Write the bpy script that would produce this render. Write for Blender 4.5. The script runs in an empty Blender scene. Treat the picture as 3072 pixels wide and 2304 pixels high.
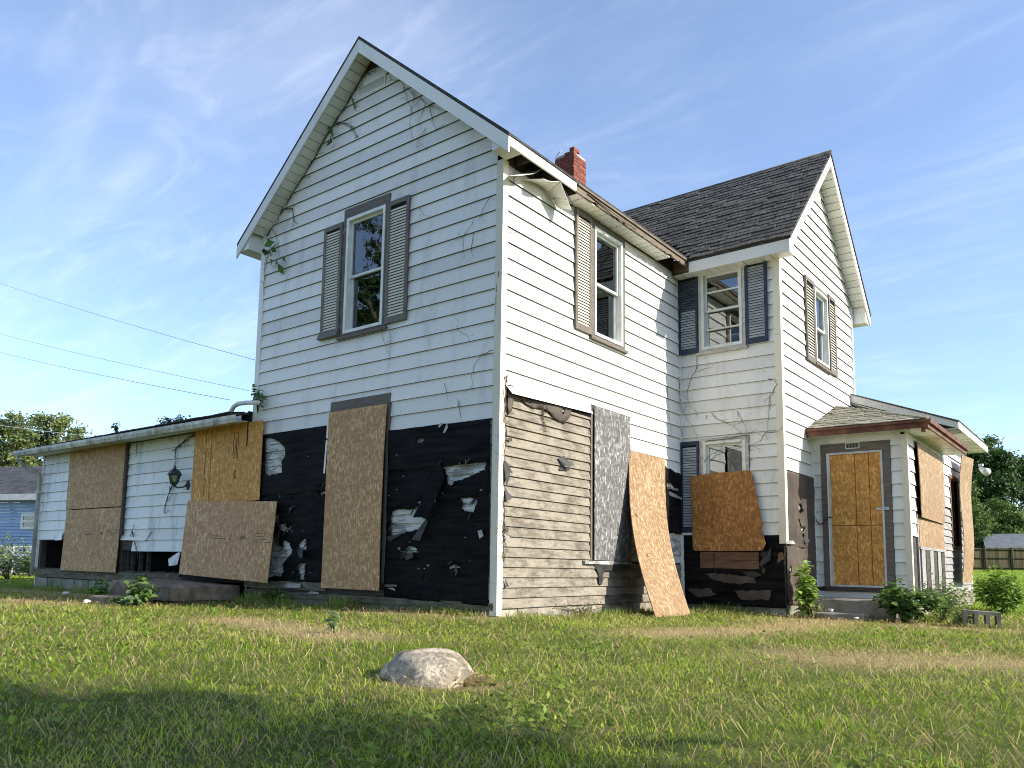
import bpy, bmesh, math, random
import numpy as np
from mathutils import Vector, Matrix, geometry
R = math.radians
random.seed(7); rng = np.random.default_rng(11)
SC = bpy.context.scene
COL = SC.collection
# ------------------------------------------------------------------ camera
F, YAW, PITCH, ROLL = 2402.36, -0.688992, 0.120779, 0.0196266      # focal length in photo pixels, angles in radians
CX, CY = 1536 - 104.86, 1152 + 250.85                              # principal point (the photo is cropped)
CAM = Vector((5.8321, -7.4783, 0.6594))
fw = Vector((math.sin(YAW)*math.cos(PITCH), math.cos(YAW)*math.cos(PITCH), math.sin(PITCH)))
r0 = fw.cross(Vector((0, 0, 1))).normalized(); u0 = r0.cross(fw)
RT = r0*math.cos(ROLL) + u0*math.sin(ROLL); UP = -r0*math.sin(ROLL) + u0*math.cos(ROLL)
cd = bpy.data.cameras.new('camera'); cam = bpy.data.objects.new('camera', cd); COL.objects.link(cam)
cd.sensor_width = 36; cd.lens = F*36/3072; cd.shift_x = 104.86/3072; cd.shift_y = 250.85/3072
cd.clip_start = .05; cd.clip_end = 2000
m = Matrix((RT, UP, -fw)).transposed().to_4x4(); m.translation = CAM; cam.matrix_world = m
SC.camera = cam
# ------------------------------------------------------------------ sun, sky, exposure
SUN = Vector((1, .29, .592)).normalized()
sl = bpy.data.lights.new('sun', 'SUN'); so = bpy.data.objects.new('sun', sl); COL.objects.link(so)
sl.energy = 3.15; sl.angle = R(.53); sl.color = (1, .93, .80)
so.rotation_euler = SUN.to_track_quat('Z', 'Y').to_euler(); so.location = (20, 5, 20)
W = bpy.data.worlds.new('World'); SC.world = W; W.use_nodes = True
nt = W.node_tree; nt.nodes.clear()
def nd(t, ty, **k):
    n = t.nodes.new(ty)
    for a, b in k.items(): setattr(n, a, b)
    return n
out = nd(nt, 'ShaderNodeOutputWorld'); bg = nd(nt, 'ShaderNodeBackground'); bg.inputs[1].default_value = .114
sky = nd(nt, 'ShaderNodeTexSky', sky_type='NISHITA', sun_disc=False, sun_elevation=math.asin(SUN.z),
         sun_rotation=math.atan2(SUN.x, SUN.y), air_density=.82, dust_density=.55, ozone_density=3.6)
tc = nd(nt, 'ShaderNodeTexCoord'); sep = nd(nt, 'ShaderNodeSeparateXYZ'); nt.links.new(tc.outputs['Generated'], sep.inputs[0])
def mth(t, op, a, b=None, c=None, clamp=False):
    n = nd(t, 'ShaderNodeMath', operation=op, use_clamp=clamp)
    for i, v in enumerate((a, b, c)):
        if v is None: continue
        if isinstance(v, (int, float)): n.inputs[i].default_value = v
        else: t.links.new(v, n.inputs[i])
    return n.outputs[0]
zc = mth(nt, 'ADD', mth(nt, 'MAXIMUM', sep.outputs[2], 0.0), .12)
cmb = nd(nt, 'ShaderNodeCombineXYZ')
nt.links.new(mth(nt, 'DIVIDE', sep.outputs[0], zc), cmb.inputs[0]); nt.links.new(mth(nt, 'DIVIDE', sep.outputs[1], zc), cmb.inputs[1])
def cloud(scale, rot, sc, lo, hi, dist=1.2, detail=9):
    mp = nd(nt, 'ShaderNodeMapping'); mp.inputs['Rotation'].default_value = (0, 0, rot); mp.inputs['Scale'].default_value = (*sc, 1)
    nt.links.new(cmb.outputs[0], mp.inputs[0])
    n = nd(nt, 'ShaderNodeTexNoise'); n.inputs['Scale'].default_value = scale; n.inputs['Detail'].default_value = detail
    n.inputs['Roughness'].default_value = .58; n.inputs['Distortion'].default_value = dist; nt.links.new(mp.outputs[0], n.inputs['Vector'])
    mr = nd(nt, 'ShaderNodeMapRange', clamp=True, interpolation_type='SMOOTHSTEP'); mr.inputs[1].default_value = lo; mr.inputs[2].default_value = hi
    nt.links.new(n.outputs[0], mr.inputs[0]); return mr.outputs[0]
c1 = cloud(1.3, .5, (.5, 1.5), .40, .80, 1.3, 7); c2 = cloud(.7, .25, (1, 1), .32, .62, .6, 6); c3 = cloud(3.6, .7, (.55, 1.5), .44, .80, 2.4, 10)
fac = mth(nt, 'ADD', mth(nt, 'MULTIPLY', mth(nt, 'ADD', c1, mth(nt, 'MULTIPLY', c3, .6)), mth(nt, 'ADD', mth(nt, 'MULTIPLY', c2, .8), .12)), mth(nt, 'MULTIPLY', c2, .10), clamp=True)
fac = mth(nt, 'ADD', mth(nt, 'MULTIPLY', fac, .26), .08)
mx = nd(nt, 'ShaderNodeMix', data_type='RGBA'); nt.links.new(fac, mx.inputs[0]); nt.links.new(sky.outputs[0], mx.inputs[6]); mx.inputs[7].default_value = (4.1, 4.35, 4.9, 1)
nt.links.new(mx.outputs[2], bg.inputs[0]); nt.links.new(bg.outputs[0], out.inputs[0])
SC.view_settings.view_transform = 'Standard'; SC.view_settings.look = 'None'; SC.view_settings.exposure = 1.40; SC.view_settings.gamma = 1
SC.render.engine = 'CYCLES'; SC.cycles.use_denoising = True; SC.cycles.filter_width = 1.0; SC.cycles.max_bounces = 7; SC.cycles.transparent_max_bounces = 12
# ------------------------------------------------------------------ photo pixel -> point on a plane
def ray(x, y): return fw + RT*((x-CX)/F) - UP*((y-CY)/F)
def hit(x, y, ax, v):
    d = ray(x, y); t = (v-CAM[ax])/d[ax]; return CAM + d*t
ZM = dict(z1=(0,1150,.42194), z2=(700,80,.42194), z3=(750,1150,.42194), z4=(1450,1100,.4522), z5=(2000,1150,.4522), z6=(2350,1150,.4823),
          z7=(1450,350,.4522), z8=(1950,400,.45208), zl=(760,1480,.22905), zr=(1150,1350,.31346), zb=(1850,1250,.37383), ze=(2230,1480,.25323),
          zc=(1900,700,.39174), w5=(680,80,.42208), w1=(1350,450,.4823), w2=(700,650,.42194), zp=(1500,480,.16878), zo=(0,0,1))
def px(k, a, b): o = ZM[k]; return o[0]+o[2]*a, o[1]+o[2]*b
LB, WC, WA, YE, XE, YD = 4.958, 1.694, 4.939, 6.377, 3.12, 9.186
E_ = .2032; Z0 = 2.42
# a wall maps (s along, z up, d outward) to the world
WL = dict(A=lambda s, z, d: (s, -d, z), B=lambda s, z, d: (d, s, z), C=lambda s, z, d: (s, LB-d, z), D=lambda s, z, d: (WC+d, s, z),
          E=lambda s, z, d: (s, YE-d, z), F=lambda s, z, d: (XE+d, s, z), L=lambda s, z, d: (-12.7-d, s, z))
PL = dict(A=(1, 0), B=(0, 0), C=(1, LB), D=(0, WC), E=(1, YE), F=(0, XE))
def on(w, k, pts, d=0):
    ax, v = PL[w]; v = v - d if ax else v + d; o = []
    for a, b in pts:
        p = hit(*px(k, a, b), ax, v); o.append((p[0] if ax else p[1], p[2]))
    return o
# ------------------------------------------------------------------ materials
MATS = {}
def base_mat(name, rough=.7, spec=.3):
    mt = bpy.data.materials.new(name); mt.use_nodes = True; t = mt.node_tree; b = t.nodes['Principled BSDF']
    b.inputs['Roughness'].default_value = rough; b.inputs['Specular IOR Level'].default_value = spec
    MATS[name] = mt; return mt, t, b
def coord(t, scale=(1, 1, 1), rot=(0, 0, 0), loc=(0, 0, 0), kind='Object', rnd=0):
    tc = nd(t, 'ShaderNodeTexCoord'); mp = nd(t, 'ShaderNodeMapping'); mp.inputs['Scale'].default_value = scale; mp.inputs['Rotation'].default_value = rot; mp.inputs['Location'].default_value = loc
    src = tc.outputs[kind]
    if rnd:
        oi = nd(t, 'ShaderNodeObjectInfo'); va = nd(t, 'ShaderNodeVectorMath', operation='MULTIPLY_ADD')
        t.links.new(oi.outputs['Random'], va.inputs[0]); va.inputs[1].default_value = (rnd, rnd*1.7, rnd*.6); t.links.new(src, va.inputs[2]); src = va.outputs[0]
    t.links.new(src, mp.inputs[0]); return mp.outputs[0]
def noise(t, vec, scale, detail=5, rough=.55, dist=0):
    n = nd(t, 'ShaderNodeTexNoise'); n.inputs['Scale'].default_value = scale; n.inputs['Detail'].default_value = detail; n.inputs['Roughness'].default_value = rough; n.inputs['Distortion'].default_value = dist
    t.links.new(vec, n.inputs['Vector']); return n.outputs[0]
def rng_(t, v, lo, hi, a=0., b=1.):
    n = nd(t, 'ShaderNodeMapRange', clamp=True); t.links.new(v, n.inputs[0])
    for i, x in enumerate((lo, hi, a, b)): n.inputs[i+1].default_value = x
    return n.outputs[0]
def mixc(t, f, a, b, mode='MIX'):
    n = nd(t, 'ShaderNodeMix', data_type='RGBA', blend_type=mode)
    if isinstance(f, (int, float)): n.inputs[0].default_value = f
    else: t.links.new(f, n.inputs[0])
    for i, v in ((6, a), (7, b)):
        if isinstance(v, tuple): n.inputs[i].default_value = (*v, 1)
        else: t.links.new(v, n.inputs[i])
    return n.outputs[2]
def bump(t, b, h, strength=.3, dist=.01):
    n = nd(t, 'ShaderNodeBump'); n.inputs['Strength'].default_value = strength; n.inputs['Distance'].default_value = dist
    t.links.new(h, n.inputs['Height']); t.links.new(n.outputs[0], b.inputs['Normal'])
def objrand(t): return nd(t, 'ShaderNodeObjectInfo').outputs['Random']
def simple(name, c1, c2, scale=6, rough=.75, lo=.35, hi=.65, bs=.2, bd=.01, st=(1, 1, 1), rnd=1, var=.12, spec=.3, detail=6):
    mt, t, b = base_mat(name, rough, spec); v = coord(t, st, rnd=rnd)
    n = noise(t, v, scale, detail); c = mixc(t, rng_(t, n, lo, hi), c1, c2)
    g = rng_(t, objrand(t), 0, 1, 1-var, 1+var); hs = nd(t, 'ShaderNodeHueSaturation'); t.links.new(g, hs.inputs['Value']); t.links.new(c, hs.inputs['Color'])
    t.links.new(hs.outputs[0], b.inputs['Base Color'])
    if bs: bump(t, b, noise(t, v, scale*5, 4), bs, bd)
    return mt
def siding_mat(name, c, grime, amt=.5, warm=(.70, .66, .55)):
    mt, t, b = base_mat(name, .42, .35); v = coord(t)
    n1 = noise(t, v, .8, 6, .6); n2 = noise(t, coord(t, (2.2, 2.2, .5)), 1.3, 6, .65); n3 = noise(t, v, 30, 3, .6); n4 = noise(t, v, 2.2, 5, .7)
    c0 = mixc(t, rng_(t, n1, .42, .72, 0, .55), c, warm)
    c1 = mixc(t, mth(t, 'MULTIPLY', rng_(t, n2, .52, .80), amt), c0, grime)
    c2 = mixc(t, mth(t, 'MULTIPLY', mth(t, 'MULTIPLY', rng_(t, n3, .64, .71), rng_(t, n4, .46, .64)), .8), c1, (.07, .065, .05))
    g = rng_(t, objrand(t), 0, 1, .88, 1.04); hs = nd(t, 'ShaderNodeHueSaturation'); t.links.new(g, hs.inputs['Value']); t.links.new(c2, hs.inputs['Color'])
    t.links.new(hs.outputs[0], b.inputs['Base Color']); bump(t, b, noise(t, v, 1.9, 3), .22, .02); return mt
siding_mat('siding', (.75, .735, .695), (.36, .355, .325), .62, (.76, .72, .63))
siding_mat('siding_cream', (.72, .72, .66), (.36, .36, .29), .6, (.62, .60, .44))
siding_mat('siding_grime', (.74, .745, .715), (.10, .115, .115), .85, (.55, .58, .52))
siding_mat('soffit', (.72, .72, .66), (.40, .39, .32), .45)
siding_mat('trim_white', (.76, .75, .715), (.42, .42, .38), .4)
siding_mat('trim_cream', (.74, .68, .54), (.36, .33, .26), .45, (.64, .58, .46))
def clap_mat(name, paint, wood, lo, hi, wood2):
    mt, t, b = base_mat(name, .75, .2); v = coord(t, rnd=3)
    st = coord(t, (1.2, 1.2, 14), rnd=5); n = noise(t, v, 2.2, 7, .62, .6); g = noise(t, st, 3.5, 6, .65); edge = noise(t, coord(t, (2, 2, 9), rnd=4), 2.5, 6, .7, .8)
    w = mixc(t, rng_(t, g, .35, .65), wood, wood2); m2 = rng_(t, mth(t, 'ADD', mth(t, 'MULTIPLY', n, .5), mth(t, 'MULTIPLY', edge, .5)), lo, hi)
    t.links.new(mixc(t, m2, w, paint), b.inputs['Base Color']); bump(t, b, mth(t, 'ADD', g, m2), .35, .006); return mt
clap_mat('clap_cream', (.275, .24, .19), (.095, .08, .062), .42, .56, (.17, .147, .115))
clap_mat('clap_white', (.52, .53, .50), (.17, .16, .14), .44, .52, (.28, .26, .23))
clap_mat('clap_grey', (.46, .45, .42), (.20, .19, .185), .46, .72, (.30, .285, .27))
clap_mat('wood_trim', (.30, .29, .265), (.115, .098, .082), .58, .70, (.175, .152, .13))
clap_mat('fascia_wood', (.34, .31, .26), (.11, .088, .066), .60, .72, (.21, .17, .13))
clap_mat('wood_dark', (.20, .18, .16), (.035, .03, .026), .66, .80, (.10, .085, .07))
clap_mat('wood_rust', (.30, .19, .12), (.10, .05, .03), .50, .70, (.20, .11, .07))
simple('tar', (.003, .003, .004), (.014, .013, .013), 4, .6, bs=.25, bd=.01, rnd=0, spec=.05, st=(.5, .5, 4))
simple('tar_brown', (.055, .043, .036), (.095, .075, .06), 3, .6, bs=.25, bd=.01, rnd=0, spec=.3)
simple('tar_flap', (.018, .017, .018), (.055, .05, .045), 5, .6, bs=.3, bd=.01, rnd=3)
simple('flap_light', (.22, .21, .19), (.45, .44, .41), 6, .6, rnd=3)
simple('dark_inside', (.012, .011, .010), (.02, .018, .016), 4, .9, bs=0)  # near-black colour stands in for unlit interiors and gaps
simple('rafter', (.06, .04, .028), (.13, .09, .06), 5, .8, st=(1, 1, 6))
simple('shingle', (.046, .043, .038), (.125, .115, .10), 7, .88, bs=.6, bd=.006, rnd=8, var=.28)
simple('shingle_green', (.14, .135, .10), (.25, .235, .175), 10, .88, bs=.5, bd=.006, rnd=8, var=.3)
simple('shingle_edge', (.028, .028, .026), (.075, .072, .066), 9, .9, rnd=2, bs=.8, st=(1, 1, 3))
simple('brick', (.13, .038, .028), (.25, .08, .055), 14, .85, bs=.5, bd=.004, rnd=9, var=.25)
simple('mortar', (.30, .26, .22), (.42, .38, .33), 12, .9)
simple('concrete', (.20, .175, .14), (.36, .32, .26), 5, .9, bs=.5, bd=.01, rnd=2)
simple('stoop', (.13, .095, .065), (.30, .235, .17), 5, .9, bs=.6, bd=.012, rnd=2)
simple('block_mossy', (.13, .14, .09), (.29, .28, .22), 4, .9, bs=.5, bd=.012, rnd=4)
simple('beam_mossy', (.07, .065, .045), (.17, .15, .10), 5, .9, bs=.4, st=(1, 1, 5), rnd=4)
simple('shutter_brown', (.115, .095, .075), (.19, .16, .125), 7, .55, st=(4, 4, 1), rnd=1)
simple('slat_beige', (.60, .56, .47), (.70, .66, .57), 6, .5, bs=0, rnd=2, var=.04)
simple('shutter_navy', (.016, .030, .055), (.03, .048, .08), 5, .5, rnd=1)
simple('slat_navy', (.035, .05, .075), (.10, .12, .14), 5, .45, bs=0, rnd=2)
simple('slat_faded', (.30, .32, .34), (.44, .45, .46), 5, .45, bs=0, rnd=2)
simple('window_white', (.62, .62, .57), (.76, .76, .72), 6, .5, rnd=1)
simple('window_wood', (.38, .36, .31), (.55, .53, .48), 8, .6, rnd=1, st=(1, 1, 3))
simple('gutter', (.26, .26, .22), (.58, .58, .51), 5, .5, rnd=0, lo=.3, hi=.6)
simple('gutter_rust', (.085, .028, .018), (.22, .10, .055), 4, .6, lo=.35, hi=.72, rnd=0)
simple('lamp_black', (.012, .018, .02), (.03, .038, .04), 6, .4, spec=.5)
simple('chain', (.05, .035, .03), (.10, .07, .05), 9, .6)
simple('metal', (.45, .46, .46), (.60, .60, .60), 9, .35)
simple('vine_stem', (.05, .035, .025), (.10, .075, .05), 9, .9)
simple('fence_wood', (.045, .040, .020), (.085, .075, .035), 2, .9, st=(3, 3, 1), rnd=3, var=.3)
simple('blue_siding', (.27, .37, .55), (.31, .42, .60), 2, .5, bs=0, rnd=2, var=.05)
simple('slate_roof', (.022, .023, .027), (.065, .065, .070), 2.6, .9, rnd=0, bs=.3)
simple('shed_roof', (.07, .078, .09), (.11, .12, .135), 1.5, .7, rnd=0)
simple('post_galv', (.40, .41, .40), (.52, .53, .52), 5, .4)
simple('wire_black', (.03, .03, .035), (.05, .05, .055), 5, .6, bs=0)
simple('wire_white', (.75, .74, .70), (.82, .81, .78), 5, .5, bs=0)
simple('bark', (.09, .07, .05), (.20, .165, .12), 4, .95, st=(4, 4, 1), bs=.8, bd=.03)
simple('rubbish', (.55, .55, .53), (.8, .8, .78), 9, .6)
simple('ink', (.05, .03, .02), (.08, .05, .03), 9, .9, bs=0)
simple('ink_red', (.17, .045, .015), (.24, .07, .025), 9, .9, bs=0)
def stone_mat():
    mt, t, b = base_mat('stone', .9, .2); v = coord(t); n1 = noise(t, v, 3.2, 5, .6, .4); n2 = noise(t, v, 38, 4, .7); n3 = noise(t, v, 11, 6, .7, .8); n4 = noise(t, v, 6, 7, .75, 1.5)
    c = mixc(t, rng_(t, n1, .38, .54), (.26, .215, .15), (.66, .56, .42)); c = mixc(t, rng_(t, n3, .52, .66, 0, .6), c, (.26, .20, .13)); c = mixc(t, rng_(t, n2, .60, .66, 0, .85), c, (.06, .055, .045)); c = mixc(t, rng_(t, n4, .49, .505, 0, .5), c, (.12, .10, .08))
    t.links.new(c, b.inputs['Base Color']); bump(t, b, mth(t, 'ADD', n3, mth(t, 'MULTIPLY', n2, .5)), .9, .03)
stone_mat()
def osb_mat(name, pale, mid, dark, gain=1., grey=0):
    mt, t, b = base_mat(name, .62, .25); best = None
    for i, (th, sc) in enumerate(((.25, (36, 1, 12)), (-.5, (38, 1, 13)), (.95, (36, 1, 12)), (-1.1, (40, 1, 13)), (1.55, (38, 1, 13)), (.1, (52, 1, 17)))):
        v = coord(t, sc, loc=(i*3.1, i*7.7, i*1.3), kind='Object', rnd=7)
        # turn first, then stretch
        rt = nd(t, 'ShaderNodeVectorRotate', rotation_type='Y_AXIS'); rt.inputs['Angle'].default_value = th
        mp = v.node; lk = mp.inputs[0].links[0]; src = lk.from_socket; t.links.remove(lk)
        t.links.new(src, rt.inputs['Vector']); t.links.new(rt.outputs[0], mp.inputs[0])
        vo = nd(t, 'ShaderNodeTexVoronoi', voronoi_dimensions='3D', feature='F1'); vo.inputs['Scale'].default_value = 1; t.links.new(v, vo.inputs['Vector'])
        sp = nd(t, 'ShaderNodeSeparateColor'); t.links.new(vo.outputs['Color'], sp.inputs[0]); r = sp.outputs[0]
        best = r if best is None else mth(t, 'MAXIMUM', mth(t, 'MULTIPLY', best, .86), r)
    cr = nd(t, 'ShaderNodeValToRGB'); e = cr.color_ramp.elements; e[0].position = .58; e[0].color = (*dark, 1); e[1].position = .99; e[1].color = (*pale, 1)
    k = cr.color_ramp.elements.new(.84); k.color = (*mid, 1); t.links.new(best, cr.inputs[0])
    big = noise(t, coord(t, rnd=5), 1.4, 4); c = mixc(t, rng_(t, big, .35, .7, 0, .55), cr.outputs[0], dark)
    t.links.new(c, b.inputs['Base Color']); bump(t, b, best, .25, .004); return mt
osb_mat('osb_shaded', (.74, .50, .28), (.58, .36, .175), (.36, .205, .09))  # tan board, colour lifted and warmed to offset the shade it stands in
osb_mat('osb_sunlit', (.48, .36, .23), (.37, .26, .15), (.23, .14, .07))  # separate, lower-toned board colour for sheets in direct sun
osb_mat('osb_orange', (.86, .52, .17), (.72, .385, .10), (.46, .21, .05))
osb_mat('osb_grey', (.44, .43, .42), (.235, .23, .225), (.10, .097, .094))
osb_mat('osb_brown', (.58, .30, .105), (.44, .212, .066), (.25, .11, .032))
def glass_mat():
    mt, t, b = base_mat('glass'); t.nodes.remove(b); o = t.nodes['Material Output']
    fr = nd(t, 'ShaderNodeFresnel'); fr.inputs[0].default_value = 1.6; gl = nd(t, 'ShaderNodeBsdfGlossy'); gl.inputs['Roughness'].default_value = .015; gl.inputs[0].default_value = (.9, .93, .95, 1)
    tr = nd(t, 'ShaderNodeBsdfTransparent'); tr.inputs[0].default_value = (.72, .76, .76, 1); mxs = nd(t, 'ShaderNodeMixShader')
    t.links.new(rng_(t, fr.outputs[0], 0, 1, .10, 1.0), mxs.inputs[0]); t.links.new(tr.outputs[0], mxs.inputs[1]); t.links.new(gl.outputs[0], mxs.inputs[2]); t.links.new(mxs.outputs[0], o.inputs[0])
    v = coord(t, rnd=3); bn = nd(t, 'ShaderNodeBump'); bn.inputs['Strength'].default_value = .05; bn.inputs['Distance'].default_value = .02; t.links.new(noise(t, v, 2.5, 2), bn.inputs['Height']); t.links.new(bn.outputs[0], gl.inputs['Normal'])
glass_mat()
def leaf_mat(name, trans=.35):
    mt, t, b = base_mat(name, .7 if name == 'grass' else .5, .06 if name == 'grass' else .25); at = nd(t, 'ShaderNodeAttribute', attribute_name='col')
    tl = nd(t, 'ShaderNodeBsdfTranslucent'); ms = nd(t, 'ShaderNodeMixShader'); ms.inputs[0].default_value = trans
    o = t.nodes['Material Output']; t.links.new(at.outputs['Color'], b.inputs['Base Color']); t.links.new(at.outputs['Color'], tl.inputs[0])
    t.links.new(b.outputs[0], ms.inputs[1]); t.links.new(tl.outputs[0], ms.inputs[2]); t.links.new(ms.outputs[0], o.inputs[0])
leaf_mat('leaf', .38); leaf_mat('grass', .42)
# ------------------------------------------------------------------ mesh helpers
def link(o, parent=None):
    COL.objects.link(o)
    if parent is not None: o.parent = parent
    return o
def mk(name, verts, faces, mat, parent=None, smooth=False):
    me = bpy.data.meshes.new(name); me.from_pydata([tuple(v) for v in verts], [], faces)
    if mat: me.materials.append(MATS[mat])
    bm = bmesh.new(); bm.from_mesh(me); bmesh.ops.recalc_face_normals(bm, faces=bm.faces[:]); bm.to_mesh(me); bm.free()
    if smooth: me.polygons.foreach_set('use_smooth', [True]*len(me.polygons))
    return link(bpy.data.objects.new(name, me), parent)
def inst(name, me, parent, mw):
    o = bpy.data.objects.new(name, me); link(o, parent); o.matrix_world = mw; return o
BF = [(0,1,2,3), (7,6,5,4), (0,4,5,1), (1,5,6,2), (2,6,7,3), (3,7,4,0)]
def tag(o, label=None, cat=None, group=None, kind=None):
    for k, v in (('label', label), ('category', cat), ('group', group), ('kind', kind)):
        if v: o[k] = v
    return o
def empty(name, loc=(0, 0, 0), label=None, cat=None, group=None):
    o = bpy.data.objects.new(name, None); link(o); o.location = loc; o.empty_display_size = .1; return tag(o, label, cat, group)
def slab(name, w, s0, s1, z0, z1, d0, d1, mat, parent):
    f = WL[w]; v = [f(s, z, d) for d in (d0, d1) for s, z in ((s0, z0), (s1, z0), (s1, z1), (s0, z1))]
    return mk(name, v, BF, mat, parent)
def box(name, x0, x1, y0, y1, z0, z1, mat, parent):
    v = [(x, y, z) for z in (z0, z1) for x, y in ((x0, y0), (x1, y0), (x1, y1), (x0, y1))]
    return mk(name, v, BF, mat, parent)
def hexa(name, bot, top, mat, parent): return mk(name, list(bot)+list(top), BF, mat, parent)
def extr(name, w, poly, d0, d1, mat, parent):
    f = WL[w]; n = len(poly); v = [f(s, z, d0) for s, z in poly] + [f(s, z, d1) for s, z in poly]
    return mk(name, v, [tuple(range(n)), tuple(range(2*n-1, n-1, -1))] + [(i, (i+1) % n, n+(i+1) % n, n+i) for i in range(n)], mat, parent)
def ring(name, w, s0, s1, z0, z1, t, d0, d1, mat, parent, tb=None, tt=None):
    """a rectangular frame as one connected mesh; t side width, tb bottom, tt top"""
    tb = t if tb is None else tb; tt = t if tt is None else tt; f = WL[w]
    o = [(s0, z0), (s1, z0), (s1, z1), (s0, z1)]; i = [(s0+t, z0+tb), (s1-t, z0+tb), (s1-t, z1-tt), (s0+t, z1-tt)]
    v = [f(s, z, d) for d in (d0, d1) for s, z in o+i]; fc = []
    for k in range(4):
        j = (k+1) % 4
        fc += [(k, j, 4+j, 4+k), (8+k, 12+k, 12+j, 8+j), (k, 8+k, 8+j, j), (4+k, 4+j, 12+j, 12+k)]
    return mk(name, v, fc, mat, parent)
def inside(p, poly):
    c = False; n = len(poly); x, y = p
    for i in range(n):
        x1, y1 = poly[i]; x2, y2 = poly[i-1]
        if (y1 > y) != (y2 > y) and x < (x2-x1)*(y-y1)/(y2-y1)+x1: c = not c
    return c
def rag(poly, step=.03, amp=.012):
    o = []
    for i, a in enumerate(poly):
        b = poly[(i+1) % len(poly)]; L = math.dist(a, b); n = max(1, int(L/step))
        for k in range(n):
            t = k/n; o.append((a[0]+(b[0]-a[0])*t+random.uniform(-amp, amp), a[1]+(b[1]-a[1])*t+random.uniform(-amp, amp)))
    return o
def cdt(outer, holes, pts=()):
    vs, es = [], []
    for lp in [outer]+list(holes):
        k = len(vs); vs += [Vector(p) for p in lp]; es += [(k+i, k+(i+1) % len(lp)) for i in range(len(lp))]
    vs += [Vector(p) for p in pts]
    r = geometry.delaunay_2d_cdt(vs, es, [], 0, 1e-5); V = [tuple(v) for v in r[0]]; T = []
    for f in r[2]:
        c = (sum(V[i][0] for i in f)/len(f), sum(V[i][1] for i in f)/len(f))
        if inside(c, outer) and not any(inside(c, h) for h in holes): T.append(tuple(f))
    return V, T
def wallslab(name, w, outer, holes, d0, d1, mat, parent):
    V, T = cdt(outer, holes); f = WL[w]; n = len(V)
    v = [f(*p, d0) for p in V]+[f(*p, d1) for p in V]; fc = T+[tuple(n+i for i in reversed(t)) for t in T]
    ed = {}
    for t in T:
        for i in range(len(t)):
            a, b = t[i], t[(i+1) % len(t)]; k = (min(a, b), max(a, b)); ed[k] = ed.get(k, 0)+1
    fc += [(a, b, n+b, n+a) for (a, b), c in ed.items() if c == 1]
    return mk(name, v, fc, mat, parent)
def paper(name, w, outer, holes, d, mat, parent, amp=.014, step=.058, lift=()):
    """torn sheet: rippled, with real thickness"""
    xs = [p[0] for p in outer]; zs = [p[1] for p in outer]; pts = []
    for x in np.arange(min(xs)+step/2, max(xs), step):
        for z in np.arange(min(zs)+step/2, max(zs), step):
            p = (x+random.uniform(-.3, .3)*step, z+random.uniform(-.3, .3)*step)
            if inside(p, outer) and not any(inside(p, h) for h in holes): pts.append(p)
    V, T = cdt(outer, holes, pts); f = WL[w]; ph = random.random()*9
    dd = [d+.010*((p[1]/.116) % 1)+amp*(.5+.5*math.sin(p[0]*7+ph+2*math.sin(p[1]*3+ph)))*.8+random.uniform(0, .3)*amp for p in V]; n = len(V)
    v = [f(*p, q) for p, q in zip(V, dd)]+[f(*p, q-.0025) for p, q in zip(V, dd)]
    fc = T+[tuple(n+i for i in reversed(t)) for t in T]; ed = {}
    for t in T:
        for i in range(3):
            a, b = t[i], t[(i+1) % 3]; k = (min(a, b), max(a, b)); ed[k] = ed.get(k, 0)+1
    fc += [(a, b, n+b, n+a) for (a, b), c in ed.items() if c == 1]
    return mk(name, v, fc, mat, parent, True)
def flap(name, w, poly, d0, d1, mat, parent, th=.003):
    """a loose piece: first corner lies at d0, the far end stands off by d1"""
    n = len(poly); f = WL[w]; a = poly[0]; L = max(math.dist(a, p) for p in poly)
    ds = [d0+(d1-d0)*(math.dist(a, p)/L)**1.5 for p in poly]
    v = [f(*p, q) for p, q in zip(poly, ds)]+[f(*p, q+th) for p, q in zip(poly, ds)]
    return mk(name, v, [tuple(range(n)), tuple(range(2*n-1, n-1, -1))]+[(i, (i+1) % n, n+(i+1) % n, n+i) for i in range(n)], mat, parent)
def tube(name, pts, rad, mat, parent=None, seg=6, taper=1., closed=True):
    pts = [Vector(p) for p in pts]; v = []; fc = []; n = len(pts)
    for i, p in enumerate(pts):
        d = (pts[min(i+1, n-1)]-pts[max(i-1, 0)]).normalized(); a = d.orthogonal().normalized() if i == 0 else (a-d*a.dot(d)).normalized(); b = d.cross(a)
        r = (rad[i] if isinstance(rad, (list, tuple)) else rad)*(1+(taper-1)*i/max(1, n-1))
        v += [p+(a*math.cos(2*math.pi*k/seg)+b*math.sin(2*math.pi*k/seg))*r for k in range(seg)]
    for i in range(n-1):
        for k in range(seg): fc.append((i*seg+k, i*seg+(k+1) % seg, (i+1)*seg+(k+1) % seg, (i+1)*seg+k))
    fc += [tuple(range(seg-1, -1, -1)), tuple(range((n-1)*seg, n*seg))]
    return mk(name, v, fc, mat, parent, True)
def lathe(name, prof, seg, mat, parent, c=(0, 0, 0), smooth=False):
    v = [(c[0]+r*math.cos(2*math.pi*k/seg), c[1]+r*math.sin(2*math.pi*k/seg), c[2]+z) for r, z in prof for k in range(seg)]; fc = []
    for i in range(len(prof)-1):
        for k in range(seg): fc.append((i*seg+k, i*seg+(k+1) % seg, (i+1)*seg+(k+1) % seg, (i+1)*seg+k))
    fc += [tuple(range(seg)), tuple(range((len(prof)-1)*seg, len(prof)*seg))]
    return mk(name, v, fc, mat, parent, smooth)
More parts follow.
